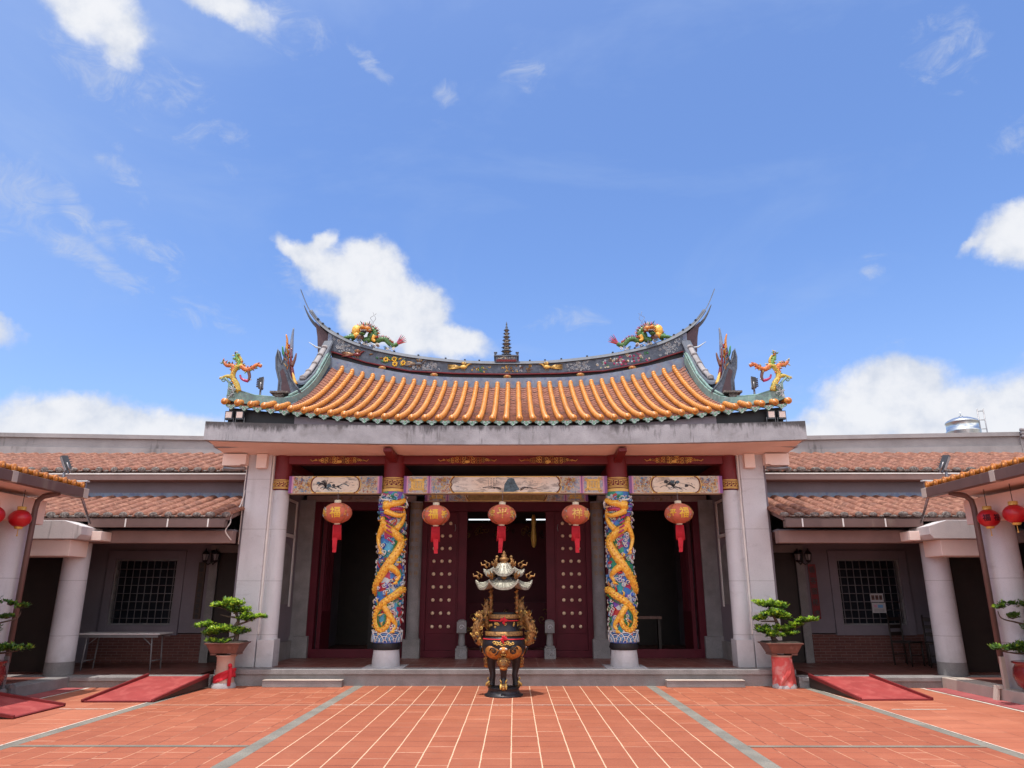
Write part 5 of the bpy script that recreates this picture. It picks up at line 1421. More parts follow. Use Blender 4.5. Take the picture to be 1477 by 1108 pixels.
# ================================================================ LANTERNS
def lantern(x, y, zc, chars, label, rx=.265, rz_=.19, matname='lantern', tassel=True, turn=0.0, small=False, tilt=(0, 0), top=None, group='faded festival lanterns under the painted beams', face='yellow'):
    t = thing('paper_lantern', (x, y, zc), label, 'lantern', group)
    b = MB(matname); n, m = 40, 14
    vs = []; fs = []
    for j in range(m + 1):
        p = math.pi * (.06 + .88 * j / m) - math.pi / 2
        for i in range(n):
            a = 2 * math.pi * i / n; rib = 1 - (.018 if i % 2 else 0)
            vs.append((x + rx * math.cos(p) * rib * math.cos(a), y + rx * math.cos(p) * rib * math.sin(a), zc + rz_ * math.sin(p)))
    for j in range(m):
        for i in range(n): k = (i + 1) % n; fs.append((j * n + i, j * n + k, (j + 1) * n + k, (j + 1) * n + i))
    b.add(vs, fs, True); body = b.build('lantern_body', t)
    b = MB('cream' if tassel else 'gold'); b.lathe((x, y, zc), [(.062, rz_ * .95), (.062, rz_ + .045), (.03, rz_ + .045)], 20); b.lathe((x, y, zc), [(.05, -rz_ - .02), (.062, -rz_ * .93)], 20); b.build('lantern_collar', t)
    b = MB('black' if not tassel else 'bars'); b.tube([(x, y, zc + rz_), (x, y, top if top else 3.36)], .005, 5); b.build('hanging_wire', t)
    if chars:
        b = MB(face)
        for ang, ch, sz in chars:
            def mp(u, v, k):
                a = ang + u / rx; lat = math.asin(max(-.95, min(.95, v / rz_))); rr = rx * math.cos(lat) * 1.012 + k
                return (x + rr * math.sin(a), y - rr * math.cos(a), zc + v * 1.0)
            put_glyph(b, ch, mp, sz, .004)
        if tassel:
            b.use('wht_relief'); rq = random.Random(int(x * 10))
            for k in range(16):
                a = rq.choice((-1, 1)) * rq.uniform(.55, 1.3); v = rq.uniform(-.09, .09); rr = rx * math.cos(math.asin(v / rz_)) * 1.01
                pl = [(x + rr * math.sin(a + u / rx), y - rr * math.cos(a + u / rx), zc + v + w_) for u, w_ in spiral((0, 0), rq.uniform(.015, .03), 1, rq.uniform(0, 6), 1, 7)]
                b.use(rq.choice(['wht_relief', 'yellow', 'tan_beam'])); b.tube(pl, .0035, 4)
            b.use('gold_dull')
            for a in (-.95, .95, -.85, .85): b.tube([(x + rx * 1.008 * math.cos(l) * math.sin(a), y - rx * 1.008 * math.cos(l) * math.cos(a), zc + rz_ * 1.008 * math.sin(l)) for l in [(-1.1 + 2.2 * i / 10) for i in range(11)]], .003, 4)
        b.build('lettering', body)
    if tassel:
        b = MB('redcloth'); z1 = zc - rz_ - .015
        b.lathe((x, y, z1), [(.066, -.01), (.072, -.20), (.075, -.255)], 20, sy=.8, cap=True)
        rq = random.Random(int(x * 7) + 3)
        for k in range(22):
            a = 2 * math.pi * k / 22; b.tube([(x + .070 * math.cos(a), y + .058 * math.sin(a), z1 - .01), (x + .078 * math.cos(a), y + .064 * math.sin(a), z1 - .26 - rq.random() * .03)], .008, 4)
        b.box(x - .04 + turn * .05, x + .035 + turn * .05, y - .07, y - .062, z1 - .42, z1 - .24)
        b.hexa([(x - .035, y - .064, z1 - .24), (x + .035, y - .064, z1 - .24), (x + .035, y - .05, z1 - .24), (x - .035, y - .05, z1 - .24)],
               [(x - .04 + turn * .05, y - .064, z1 - .50), (x + .03 + turn * .05, y - .064, z1 - .50), (x + .03 + turn * .05, y - .058, z1 - .50), (x - .04 + turn * .05, y - .058, z1 - .50)])
        b.build('tassel', t)
        rq = random.Random(int(x * 9) + 1); t.rotation_euler = (rq.uniform(-.05, .05), rq.uniform(-.045, .045), rq.uniform(-.12, .12)); k_ = rq.uniform(.97, 1.03); t.scale = (k_, k_, k_)
    elif matname == 'lantern_red':
        b = MB('gold'); b.tube([(x, y, zc - rz_), (x, y, zc - rz_ - .12)], .006, 5); b.ball((x, y, zc - rz_ - .12), .014, 6, 5); b.build('tassel', t)
    return t
lantern(-3.10, 13.45, 2.95, [(.12, '福', .19), (-.75, '祈', .13)], 'faded red lantern hanging left of the left dragon column', turn=-.3)
lantern(-1.28, 13.45, 2.91, [(-.12, '福', .18), (.72, '祈', .13)], 'faded red lantern hanging in front of the left studded door', turn=.5)
lantern(-.06, 13.45, 2.92, [(.0, '平', .20), (-.8, '安', .12), (.8, '安', .12)], 'faded red lantern hanging in the middle right above the incense burner', turn=-.2, face='gold')
lantern(1.30, 13.45, 2.92, [(.0, '祥', .19), (.75, '福', .12)], 'faded red lantern hanging in front of the right studded door', turn=.5, face='gold')
lantern(3.20, 13.45, 2.94, [(.12, '福', .19), (-.7, '平', .12)], 'faded red lantern with a gold character hanging right of the right dragon column', turn=-.6)

# ================================================================ DOOR STONES
def door_stone(x, label):
    t = thing('door_stone', (x, 15.42, PZ), label, 'stone post', 'door stones beside the gate')
    y = 15.42
    b = MB('stone_dark'); b.box(x - .115, x + .115, y - .14, y + .14, PZ, PZ + .20); b.box(x - .095, x + .095, y - .12, y + .12, PZ + .20, PZ + .24); b.build('plinth', t, .008)
    b = MB('stone_dark'); b.lathe((x, y, 0), [(.065, PZ + .24), (.07, PZ + .30), (.06, PZ + .40), (.065, PZ + .47), (.08, PZ + .49)], 16, smooth=True); b.build('shaft', t)
    b = MB('stone_dark'); b.box(x - .095, x + .095, y - .10, y + .10, PZ + .49, PZ + .70); b.lathe((x, y, 0), [(.10, PZ + .685), (.085, PZ + .73), (.03, PZ + .75)], 16)
    b.use('stone'); b.tube([(u, y - .105, v) for u, v in spiral((x, PZ + .60), .055, 1.2, 0, 1, 12)], .009, 5); b.build('carved_head', t, .02)
    b = MB('stone')
    motif(b, x - .1, x + .1, PZ + .03, PZ + .18, y - .143, 8, ['stone'], .006, (.02, .04), random.Random(2)); b.build('plinth_carving', t)
door_stone(-.90, 'small carved grey stone post left of the gate opening')
door_stone(.88, 'small carved grey stone post right of the gate opening')

# ================================================================ BONSAI
def leaves(b, pads, n, size, rnd, mats=('leaf', 'leaf', 'leaf_tip', 'leaf_dark')):
    for (cx, cy, cz, rx, ry, rz_), wgt in pads:
        rx *= 1.12; ry *= 1.12; rz_ *= 1.2
        # sub clumps give each pad an uneven outline
        subs = [(rnd.uniform(-.75, .75), rnd.uniform(-.75, .75), rnd.uniform(-.3, .45), rnd.uniform(.28, .5)) for _ in range(9)]
        for i in range(int(n * wgt)):
            sx_, sy_, sz_, sr = rnd.choice(subs)
            while True:
                p = Vector((rnd.uniform(-1, 1), rnd.uniform(-1, 1), rnd.uniform(-1, 1)))
                if p.length < 1: break
            p = Vector((cx + (sx_ + p.x * sr) * rx, cy + (sy_ + p.y * sr) * ry, cz + (sz_ + p.z * sr * 1.1) * rz_))
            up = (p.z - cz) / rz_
            m_ = 'leaf_dark' if up < -.1 and rnd.random() < .75 else rnd.choice(mats)  # undersides of the pads darker, shade put into the leaf colour
            b.use(m_)
            # rosette of small leaves
            for k in range(4):
                a = rnd.uniform(0, 6.28); el_ = rnd.uniform(-.2, 1.1); dirv_ = Vector((math.cos(a) * math.cos(el_), math.sin(a) * math.cos(el_), math.sin(el_)))
                sd_ = dirv_.cross(Vector((0, 0, 1))); sd_ = sd_.normalized() if sd_.length > .01 else Vector((1, 0, 0)); L_ = size * rnd.uniform(.7, 1.2); w_ = L_ * .27
                b.add([p, p + dirv_ * L_ * .55 + sd_ * w_, p + dirv_ * L_, p + dirv_ * L_ * .55 - sd_ * w_], [(0, 1, 2, 3)])
def bonsai(s, x, y, zt_, pads, limbs, label, traylabel=None, seed=1, dens=190, tray=True, leafm=('leaf', 'leaf', 'leaf_tip', 'leaf_dark'), roundpot=False):
    t = thing('bonsai', (x, y, zt_), label, 'bonsai', 'potted bonsai round the courtyard')
    rnd = random.Random(seed)
    if tray:
        b = MB('clay'); zb = zt_; h = .20
        lo, hi = (.21, .17), (.33, .26)
        def q4(w_, d_, z): return [(x - w_, y - d_, z), (x + w_, y - d_, z), (x + w_, y + d_, z), (x - w_, y + d_, z)]
        b.hexa(q4(.215, .17, zb + .03), q4(.285, .235, zb + h - .025)); b.hexa(q4(.305, .255, zb + h - .025), q4(.31, .26, zb + h))
        for u in (-.17, .17): b.box(x + u - .05, x + u + .05, y - .16, y + .16, zb, zb + .03)
        pot = b.build('tray_pot', t, .008)
        b = MB('soil'); b.hexa(q4(.28, .225, zb + h + .001), q4(.25, .20, zb + h + .02)); b.build('soil', pot); base = zb + h
    else:
        b = MB('maroonpot'); b.lathe((x, y, zt_), [(.17, 0), (.26, .08), (.30, .20), (.285, .31), (.25, .37), (.29, .385), (.29, .41), (.24, .41)], 36)
        pot = b.build('round_pot', t); b = MB('soil'); b.lathe((x, y, zt_), [(.24, .395), (.01, .41)], 24); b.build('soil', pot); base = zt_ + .4
    b = MB('bark')
    for pts in limbs:
        q = smoothp([(x + s * p[0], y + p[1], base + p[2], p[3]) for p in pts], 5); b.tube([p[:3] for p in q], [p[3] for p in q], 8)
    rr = random.Random(seed + 5)
    for (cx, cy, cz, rx, ry, rz_), wgt in pads:
        for k in range(5):
            a = rr.uniform(0, 6.28); b.tube([(x + s * cx, y + cy, base + cz - rz_ * .5), (x + s * cx + rx * .6 * math.cos(a), y + cy + ry * .6 * math.sin(a), base + cz)], [.010, .004], 5)
    b.build('trunk', t)
    b = MB('leaf'); leaves(b, [((x + s * c[0], y + c[1], base + c[2], c[3], c[4], c[5]), w_) for c, w_ in pads], dens, .060, rnd, leafm)
    b.build('foliage', t)
    return t
PY = 13.08
padsL = [((.02, 0, .60, .19, .17, .13), 1.3), ((-.22, .02, .60, .13, .12, .055), .7), ((.16, -.02, .50, .15, .13, .08), .9), ((.40, 0, .41, .20, .12, .065), 1.1), ((.27, 0, .38, .12, .10, .06), .6),
         ((-.42, 0, .28, .15, .11, .065), .9), ((-.02, -.05, .20, .24, .18, .085), 1.6), ((-.30, -.05, .13, .16, .12, .055), .8), ((-.12, -.10, .03, .17, .12, .055), .8), ((.18, -.02, .17, .13, .13, .07), .8)]
limbsL = [[(.12, 0, 0, .05), (.14, 0, .12, .042), (.08, 0, .22, .036), (.14, 0, .34, .03), (.10, 0, .45, .024), (.03, 0, .56, .015)], [(.12, 0, .28, .02), (.25, 0, .32, .016), (.42, 0, .38, .008)], [(.08, 0, .2, .022), (-.15, 0, .20, .016), (-.42, 0, .25, .008)],
          [(.12, 0, .40, .018), (-.05, 0, .42, .012), (-.18, 0, .45, .006)], [(.08, 0, .5, .012), (-.1, 0, .54, .01), (-.25, 0, .58, .005)], [(.12, 0, .1, .018), (-.1, -.05, .05, .01)]]
padsR = [((-.18, 0, .62, .20, .15, .075), 1.2), ((.02, .02, .60, .15, .14, .10), .9), ((-.12, -.02, .46, .22, .17, .085), 1.5), ((.10, 0, .42, .13, .12, .08), .9), ((-.34, 0, .38, .13, .10, .06), .7),
         ((-.20, -.05, .21, .20, .15, .085), 1.3), ((.16, -.02, .22, .14, .11, .06), .7), ((.30, 0, .28, .12, .09, .045), .6), ((.48, 0, .35, .18, .10, .05), 1.0), ((-.10, -.1, .12, .15, .10, .05), .7), ((.20, -.06, .14, .10, .08, .04), .5)]
limbsR = [[(-.06, 0, -.01, .05), (-.12, 0, .10, .042), (-.02, 0, .22, .036), (-.04, 0, .36, .028), (-.10, 0, .48, .02), (-.14, 0, .58, .012)], [(-.02, 0, .2, .022), (.18, 0, .20, .016), (.45, 0, .30, .008)], [(-.03, 0, .34, .016), (-.30, 0, .34, .008)], [(-.1, 0, .12, .016), (-.3, 0, .16, .008)]]
bonsai(1, -4.74, PY, .52, padsL, limbsL, 'bright green bonsai in a brown tray left of the temple steps', seed=3)
bonsai(1, 4.71, PY, .52, padsR, limbsR, 'bright green bonsai with a yellow-green branch, in a brown tray right of the temple steps', seed=9)
# near bonsai by the curbs (partly outside the picture)
padsN = [((-.42, -.02, .18, .24, .12, .055), 1.2), ((-.05, 0, .22, .22, .15, .09), 1.2), ((-.20, 0, .62, .13, .10, .045), .5), ((-.38, 0, .76, .10, .08, .035), .35), ((-.22, .02, .80, .10, .08, .035), .35), ((.15, 0, .45, .25, .2, .12), 1.0), ((.1, 0, .8, .22, .18, .10), .9)]
limbsN = [[(.05, 0, 0, .05), (.08, 0, .2, .04), (.02, 0, .45, .03), (.1, 0, .75, .02)], [(.06, 0, .12, .02), (-.2, 0, .12, .014), (-.45, 0, .15, .007)], [(.03, 0, .5, .018), (-.18, 0, .55, .012), (-.36, 0, .60, .009), (-.40, 0, .70, .006)]]
for s, lb in ((1, 'sparse dark bonsai in a round maroon pot at the right edge beside the right curb'), (-1, 'sparse dark bonsai in a round maroon pot at the left edge beside the left curb')):
    bonsai(s, s * 7.62 if s > 0 else -7.46, 11.05, .17, padsN, limbsN, lb, seed=21 + s, dens=120, tray=False, leafm=('leaf_dark', 'leaf_dark', 'leaf_dark', 'leaf'))
# pedestals
def pedestal(x, label, faded):
    t = thing('plant_pedestal', (x, PY, 0), label, 'pedestal', 'pedestals under the bonsai')
    b = MB('tanpaint' if not faded else 'tanpaint'); b.lathe((x, PY, 0), [(.17, .08), (.155, .14), (.145, .35), (.15, .485), (.17, .50), (.17, .518)], 32); b.build('stem', t)
    b = MB('stone'); b.lathe((x, PY, 0), [(.20, 0), (.20, .03), (.175, .08)], 32); b.build('foot', t)
def cloth_wrap(x, z0, z1, r, label, m, tilt, tail):
    b = MB(m); n, k = 48, 10; vs = []; fs = []
    rr = random.Random(int(x))
    ph = [rr.uniform(0, 6) for _ in range(4)]
    for j in range(k + 1):
        for i in range(n):
            a = 2 * math.pi * i / n; t = j / k
            z = z0 + (z1 - z0) * t + tilt * math.sin(a + .2) * (1 if m == 'redcloth' else .15)
            fold = .006 * math.sin(a * 3 + t * 7 + ph[0]) + .005 * math.sin(a * 7 - t * 11 + ph[1]) + .003 * math.sin(a * 15 + t * 5)
            q = r + fold + (.03 * (1 - t) if m != 'redcloth' else .004 * math.sin(t * 9))
            vs.append((x + q * math.sin(a), PY - q * math.cos(a), z))
    for j in range(k):
        for i in range(n): q = (i + 1) % n; fs.append((j * n + i, j * n + q, (j + 1) * n + q, (j + 1) * n + i))
    b.add(vs, fs, True)
    if tail:
        b.tube([(x + .13, PY - .13, .36), (x + .15, PY - .15, .22), (x + .14, PY - .15, .04)], [.03, .035, .03], 8, flat=.4); b.ball((x + .13, PY - .14, .36), (.035, .03, .035))
    else:
        for k_ in range(5): b.tube([(x - .12 + .02 * k_, PY - r - .03, .05 + .02 * k_), (x + .0 + .015 * k_, PY - r - .02, .25), (x + .07 + .01 * k_, PY - r - .005, .46)], [.012, .010, .004], 6)
    o = b.build('red_cloth'); return tag(o, label, 'cloth')
pedestal(-4.74, 'tan pedestal carrying the bonsai left of the temple steps', False)
pedestal(4.71, 'tan pedestal wrapped in faded cloth carrying the bonsai right of the temple steps', True)
cloth_wrap(-4.74, .10, .24, .172, 'bright red sash tied slantwise round the left pedestal with a hanging tail', 'redcloth', .07, True)
cloth_wrap(4.71, .02, .49, .160, 'faded pink-red cloth draped down the whole right pedestal', 'redcloth_faded', .0, False)

# ================================================================ RAMPS AND MATS
def ramp(pts_lo, pts_hi, zh, label, ang=0):
    """pts_lo: two ground points of the foot; pts_hi: two points of the upper end"""
    a, c = Vector(pts_lo[0] + (.012,)), Vector(pts_lo[1] + (.012,)); d_, e = Vector(pts_hi[0] + (zh,)), Vector(pts_hi[1] + (zh,))
    t = thing('access_ramp', (a + c) / 2 * 1.0, label, 'ramp', 'red steel ramps over the curbs')
    dn = Vector((0, 0, -.012))
    b = MB('ramp'); b.hexa([a + dn, c + dn, e + dn, d_ + dn], [a, c, e, d_]); b.build('ramp_plate', t)
    for p, q, in ((a, d_), (c, e)):
        w_ = (c - a).normalized() * .02; b = MB('rampdark')
        b.hexa([p - w_ + dn * .5, p + w_ + dn * .5, q + w_ + dn, q - w_ + dn], [p - w_ + Vector((0, 0, .032)), p + w_ + Vector((0, 0, .032)), q + w_ + Vector((0, 0, .045)), q - w_ + Vector((0, 0, .045))])
        g = Vector((q.x, q.y, .02)); b.use('darkwood'); b.hexa([p - w_ * .6 + dn * .6, p + w_ * .6 + dn * .6, g + w_ * .6, g - w_ * .6], [p - w_ * .6, p + w_ * .6, q + w_ * .6 + dn, q - w_ * .6 + dn])
        b.build('side_rail', t, .003)
    b = MB('rampdark'); w_ = (d_ - a).normalized(); b.hexa([a + Vector((0, 0, -.008)), c + Vector((0, 0, -.008)), c + w_ * .03 + Vector((0, 0, -.004)), a + w_ * .03 + Vector((0, 0, -.004))], [a + Vector((0, 0, .006)), c + Vector((0, 0, .006)), c + w_ * .03 + Vector((0, 0, .01)), a + w_ * .03 + Vector((0, 0, .01))]); b.build('toe_strip', t)
ramp([(-6.10, 11.3), (-5.08, 11.3)], [(-6.0, 13.0), (-4.98, 13.0)], .185, 'red steel ramp leading up to the left wing beside the bonsai pedestal')
ramp([(5.26, 11.5), (6.34, 11.55)], [(5.12, 13.02), (6.14, 13.02)], .185, 'red steel ramp leading up to the right wing floor')
ramp([(-6.12, 9.85), (-6.12, 10.92)], [(-7.35, 9.85), (-7.35, 10.92)], .185, 'red steel ramp climbing sideways onto the left curb, at the left edge')
def flat_mat(s, label):
    b = MB('carpet'); b.box(s * 7.0, s * 7.345, 4.0, 12.95, .003, .010); tag(b.build('floor_mat'), label, 'mat')
flat_mat(-1, 'long dull red floor mat lying along the left curb in the shade'); flat_mat(1, 'long faded pink-red floor mat lying along the sunlit right curb')
# ================================================================ WINGS (either side of the hall)
def wing(s):
    nm = 'left' if s < 0 else 'right'
    w_ = thing('wing_building', (s * 8.0, 13.1, 0), f'low {nm} wing with two tiers of terracotta roof and a barred window', 'building', 'low wings beside the temple hall')
    def pb(mb, name, bevel=0, par=None): return mb.build(name, par or w_, bevel)
    def bx(mb, x0, x1, y0, y1, z0, z1): mb.box(s * x0, s * x1, y0, y1, z0, z1)
    b = MB('stone_dark'); bx(b, 4.96, 13.0, 13.06, 13.42, -.01, .168); bx(b, 5.0, 7.34, 13.035, 13.06, .10, .166); pb(b, 'kerb_step', .008)
    b = MB('porch_tile'); bx(b, 5.4, 13.0, 13.42, 19.5, -.01, .165); pb(b, 'wing_floor')
    # column
    b = MB('stone'); b.lathe((s * 7.77, 13.42, 0), [(.225, .62), (.215, 2.42)], 40); b.use('stone_dark'); b.lathe((s * 7.77, 13.42, 0), [(.235, .17), (.228, .38)], 40); b.use('stone'); b.lathe((s * 7.77, 13.42, 0), [(.227, .382), (.225, .62)], 40, cap=False)
    pb(b, 'column')
    # back wall
    Y = 15.75
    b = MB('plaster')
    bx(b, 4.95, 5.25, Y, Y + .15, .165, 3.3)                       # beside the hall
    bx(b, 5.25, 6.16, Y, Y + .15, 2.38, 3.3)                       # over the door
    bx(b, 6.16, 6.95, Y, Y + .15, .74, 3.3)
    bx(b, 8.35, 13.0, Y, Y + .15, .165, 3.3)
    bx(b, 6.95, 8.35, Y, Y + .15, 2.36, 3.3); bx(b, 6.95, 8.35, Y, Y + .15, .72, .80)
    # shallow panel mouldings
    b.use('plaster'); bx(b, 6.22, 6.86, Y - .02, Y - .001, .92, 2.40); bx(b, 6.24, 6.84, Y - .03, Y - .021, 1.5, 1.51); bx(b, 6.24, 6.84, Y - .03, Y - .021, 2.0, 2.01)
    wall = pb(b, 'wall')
    b = MB('brick'); bx(b, 6.30, 8.6, Y - .03, Y - .001, .17, .72); bx(b, 6.30, 8.35, Y, Y + .15, .165, .72); pb(b, 'brick_dado')
    b = MB('plaster'); b.use('stone_dark'); bx(b, 6.12, 6.29, Y - .045, Y - .001, .165, 2.5); bx(b, 5.09, 5.25, Y - .04, Y - .001, .165, 2.5); bx(b, 5.09, 6.29, Y - .05, Y - .002, 2.36, 2.52)
    door = MB('darkwood'); bx(door, 5.25, 6.14, Y + .05, Y + .1, .165, 2.38)
    for k in range(2): bx(door, 5.36, 6.04, Y + .035, Y + .05, .35 + k * 1.0, 1.2 + k * 1.0)
    pb(b, 'door_surround', .005); pb(door, 'door', .004)
    # window
    b = MB('plaster'); fo = (6.80, 8.44, .70, 2.40); fi = (6.96, 8.28, .90, 2.22)
    bx(b, fo[0], fi[0], Y - .07, Y - .001, fo[2], fo[3]); bx(b, fi[1], fo[1], Y - .07, Y - .001, fo[2], fo[3]); bx(b, fi[0], fi[1], Y - .07, Y - .001, fi[3], fo[3]); bx(b, fi[0], fi[1], Y - .07, Y - .001, fo[2], fi[2])
    b.use('stone_dark'); bx(b, fi[0], fi[0] + .03, Y - .03, Y + .1, fi[2], fi[3]); bx(b, fi[1] - .03, fi[1], Y - .03, Y + .1, fi[2], fi[3]); bx(b, fi[0] + .03, fi[1] - .03, Y - .03, Y + .1, fi[3] - .03, fi[3]); bx(b, fi[0] + .03, fi[1] - .03, Y - .03, Y + .1, fi[2], fi[2] + .03)
    win = pb(b, 'window', .004)
    b = MB('glass'); bx(b, 6.9, 8.34, Y + .07, Y + .08, .82, 2.34); pb(b, 'pane', 0, win)
    b = MB('bars')
    for i in range(9): x = 7.04 + i * .145; b.tube([(s * x, Y + .01, fi[2]), (s * x, Y + .01, fi[3])], .009, 6)
    for i in range(7): z = 1.03 + i * .165; b.tube([(s * fi[0], Y + .0, z), (s * fi[1], Y + .0, z)], .008, 6)
    pb(b, 'window_bars', 0, win)
    b = MB('darkwood'); bx(b, 13.0, 13.1, 13.3, 19.5, 0, 3.3); bx(b, 5.3, 13.0, 19.4, 19.5, 0, 4.4); pb(b, 'rear_wall')
    b = MB('plaster'); bx(b, 5.0, 13.0, 13.5, 15.74, 2.62, 2.66); pb(b, 'porch_ceiling')
    # beam and gutter
    b = MB('tan_beam'); bx(b, 4.95, 13.0, 13.30, 13.5, 2.40, 2.62); pb(b, 'porch_beam', .006)
    b = MB('gutter'); bx(b, 4.99, 7.42, 12.99, 13.13, 2.655, 2.79); b.use('black'); bx(b, 5.0, 7.41, 13.01, 13.11, 2.791, 2.793)
    b.use('white')
    for x in (5.28, 6.0, 6.75): bx(b, x - .012, x + .012, 12.975, 12.988, 2.655, 2.80); 
    pb(b, 'gutter', .004)
    # lower roof
    def slope(name, x0, x1, y0, y1, z0, z1, per, r, seed, lift=None):
        b = MB('terra'); rnd = random.Random(seed); n = int((x1 - x0) / per); th_ = math.atan2(z1 - z0, y1 - y0)
        lift = lift or (lambda x: 0)
        for i in range(n + 1):
            x = x0 + i * per; rows = max(3, int((y1 - y0) / .42))
            for k in range(rows):
                ya, yb = y0 + (y1 - y0) * k / rows, y0 + (y1 - y0) * (k + 1) / rows
                za, zb_ = z0 + (z1 - z0) * k / rows, z0 + (z1 - z0) * (k + 1) / rows
                q = rnd.uniform(-.008, .008); dz = rnd.uniform(-.004, .006) + lift(x)
                # cover tile: a wide low half round
                vs = []
                for yy, z_, k_ in ((ya - .006, za + .006, 1.0), (yb + .004, zb_, .96)):
                    for j in range(9):
                        a = math.pi * j / 8; vs.append((s * (x + q) + r * k_ * math.cos(a), yy, z_ + dz + r * .62 * k_ * math.sin(a)))
                b.add(vs, [(j, j + 1, j + 10, j + 9) for j in range(8)] + [tuple(range(8, -1, -1))], True)
                # pan tile
                m0, m1 = s * (x + per * .1), s * (x + per * .9)
                b.add([(m0, ya, za + .012 + lift(x)), ((m0 + m1) / 2, ya, za - .01 + dz), (m1, ya, za + .012 + lift(x)), (m0, yb, zb_ + lift(x)), ((m0 + m1) / 2, yb, zb_ - .02 + dz), (m1, yb, zb_ + lift(x)),
                       (m0, ya, za - .01), ((m0 + m1) / 2, ya, za - .03), (m1, ya, za - .01)], [(0, 1, 4, 3), (1, 2, 5, 4), (6, 7, 1, 0), (7, 8, 2, 1)])
        rf = pb(b, name)
        e = MB('terra_end')
        for i in range(n + 1):
            x = x0 + i * per; e.use('terra_end'); e.ball((s * (x + rnd.uniform(-.02, .02)), y0 - .006, z0 + .016 + lift(x)), (r * rnd.uniform(.7, 1.0), .018, r * rnd.uniform(.35, .55)), 9, 6)
            e.ball((s * (x + per / 2 + rnd.uniform(-.03, .03)), y0 + .0, z0 - .012 + lift(x)), (rnd.uniform(.04, .09), .025, rnd.uniform(.012, .026)), 8, 5)
        e.build('tile_ends', rf)
        e = MB('tan_beam'); e.hexa([(s * x0, y0 + .04, z0 - .10), (s * x1, y0 + .04, z0 - .10), (s * x1, y1, z1 - .10), (s * x0, y1, z1 - .10)], [(s * x0, y0 + .04, z0 - .035), (s * x1, y0 + .04, z0 - .035), (s * x1, y1, z1 - .035), (s * x0, y1, z1 - .035)]); e.build('roof_boards', rf)
        return rf
    slope('lower_roof', 4.99, 12.6, 13.02, 14.95, 2.86, 3.42, .262, .100, 3 + s)
    b = MB('plaster'); bx(b, 5.0, 12.8, 14.96, 15.1, 3.3, 3.76); b.use('slate_l'); bx(b, 5.0, 12.8, 14.90, 14.958, 3.42, 3.52); pb(b, 'clerestory_wall')
    b = MB('tan_beam'); bx(b, 4.98, 12.9, 14.62, 14.95, 3.745, 3.875); b.use('white'); bx(b, 4.98, 12.9, 14.60, 14.618, 3.855, 3.88); pb(b, 'upper_fascia', .004)
    LZ = lambda x: max(0, x - 6) * .018
    slope('upper_roof', 4.6, 12.7, 14.62, 17.25, 3.94, 4.76, .285, .108, 13 + s)
    b = MB('ridge_cement')
    for i in range(16):
        xa, xb = 4.4 + 8.1 * i / 16, 4.4 + 8.1 * (i + 1) / 16; la, lb_ = LZ(xa), LZ(xb)
        for (y0, y1, z0, z1) in ((17.22, 17.55, 4.60, 4.86), (17.26, 17.52, 4.86, 5.09), (17.20, 17.58, 5.09, 5.19)):
            b.hexa([(s * xa, y0, z0 + la), (s * xb, y0, z0 + lb_), (s * xb, y1, z0 + lb_), (s * xa, y1, z0 + la)], [(s * xa, y0, z1 + la), (s * xb, y0, z1 + lb_), (s * xb, y1, z1 + lb_), (s * xa, y1, z1 + la)])
    pb(b, 'cement_ridge')
    b = MB('ridge_cement')  # curled end
    lz = LZ(12.5)
    for r_ in (.10, .18, .26): b.tube([(s * (12.45 + (.28 + r_) * math.sin(R(a))), 17.15, 4.75 + lz - .0 + (.22 + r_) * math.cos(R(a))) for a in range(0, 100, 12)], .045, 8)
    b.prism([(s * (12.45 + .5 * math.sin(R(a))), 4.75 + lz + .42 * math.cos(R(a))) for a in range(0, 100, 12)] + [(s * 12.45, 4.55)], 17.2, 17.55); pb(b, 'ridge_end_curl')
    b = MB('terra'); b.add([(s * 4.4, 17.5, 4.7), (s * 12.7, 17.5, 4.8), (s * 12.7, 19.8, 4.1), (s * 4.4, 19.8, 4.1)], [(0, 1, 2, 3)]); pb(b, 'rear_slope')
    b = MB('plaster'); b.prismx([(15.1, 2.66), (15.1, 3.8), (17.4, 4.6), (19.5, 4.0), (19.5, 2.66)], s * 12.6, s * 12.7); pb(b, 'gable')
    return w_
wing(-1); wing(1)

# ---- wall lamps, couplet boards, notices
def wall_lamp(s, label):
    x, y, z = s * 6.24, 15.60, 2.30
    t = thing('wall_lamp', (x, y + .14, z), label, 'wall lamp', 'double wall lamps beside the wing doors')
    b = MB('black'); b.box(x - .04, x + .04, 15.70, 15.74, z - .14, z + .12); b.tube([(x - .11, y, z - .14), (x - .05, y + .03, z - .19), (x, y + .1, z - .14), (x + .05, y + .03, z - .19), (x + .11, y, z - .14)], .012, 6); b.tube([(x, y + .1, z - .14), (x, y + .11, z - .1)], .014, 6)
    b.build('bracket', t)
    for u in (-.11, .11):
        b = MB('bulb_glass'); b.lathe((x + u, y, z), [(.045, -.10), (.07, .02)], 6, smooth=False); g = b.build('lamp_glass', t)
        b = MB('black'); b.lathe((x + u, y, z), [(.085, .022), (.05, .07), (.015, .10), (.01, .14)], 6, smooth=False); b.lathe((x + u, y, z), [(.02, -.15), (.055, -.12), (.055, -.101)], 6, smooth=False)
        for k in range(6): a = k * math.pi / 3; b.tube([(x + u + .047 * math.cos(a), y + .047 * math.sin(a), z - .10), (x + u + .073 * math.cos(a), y + .073 * math.sin(a), z + .02)], .005, 4)
        b.build('lamp_cap', g)
wall_lamp(-1, 'black twin-glass wall lamp beside the door of the left wing'); wall_lamp(1, 'black twin-glass wall lamp beside the door of the right wing')
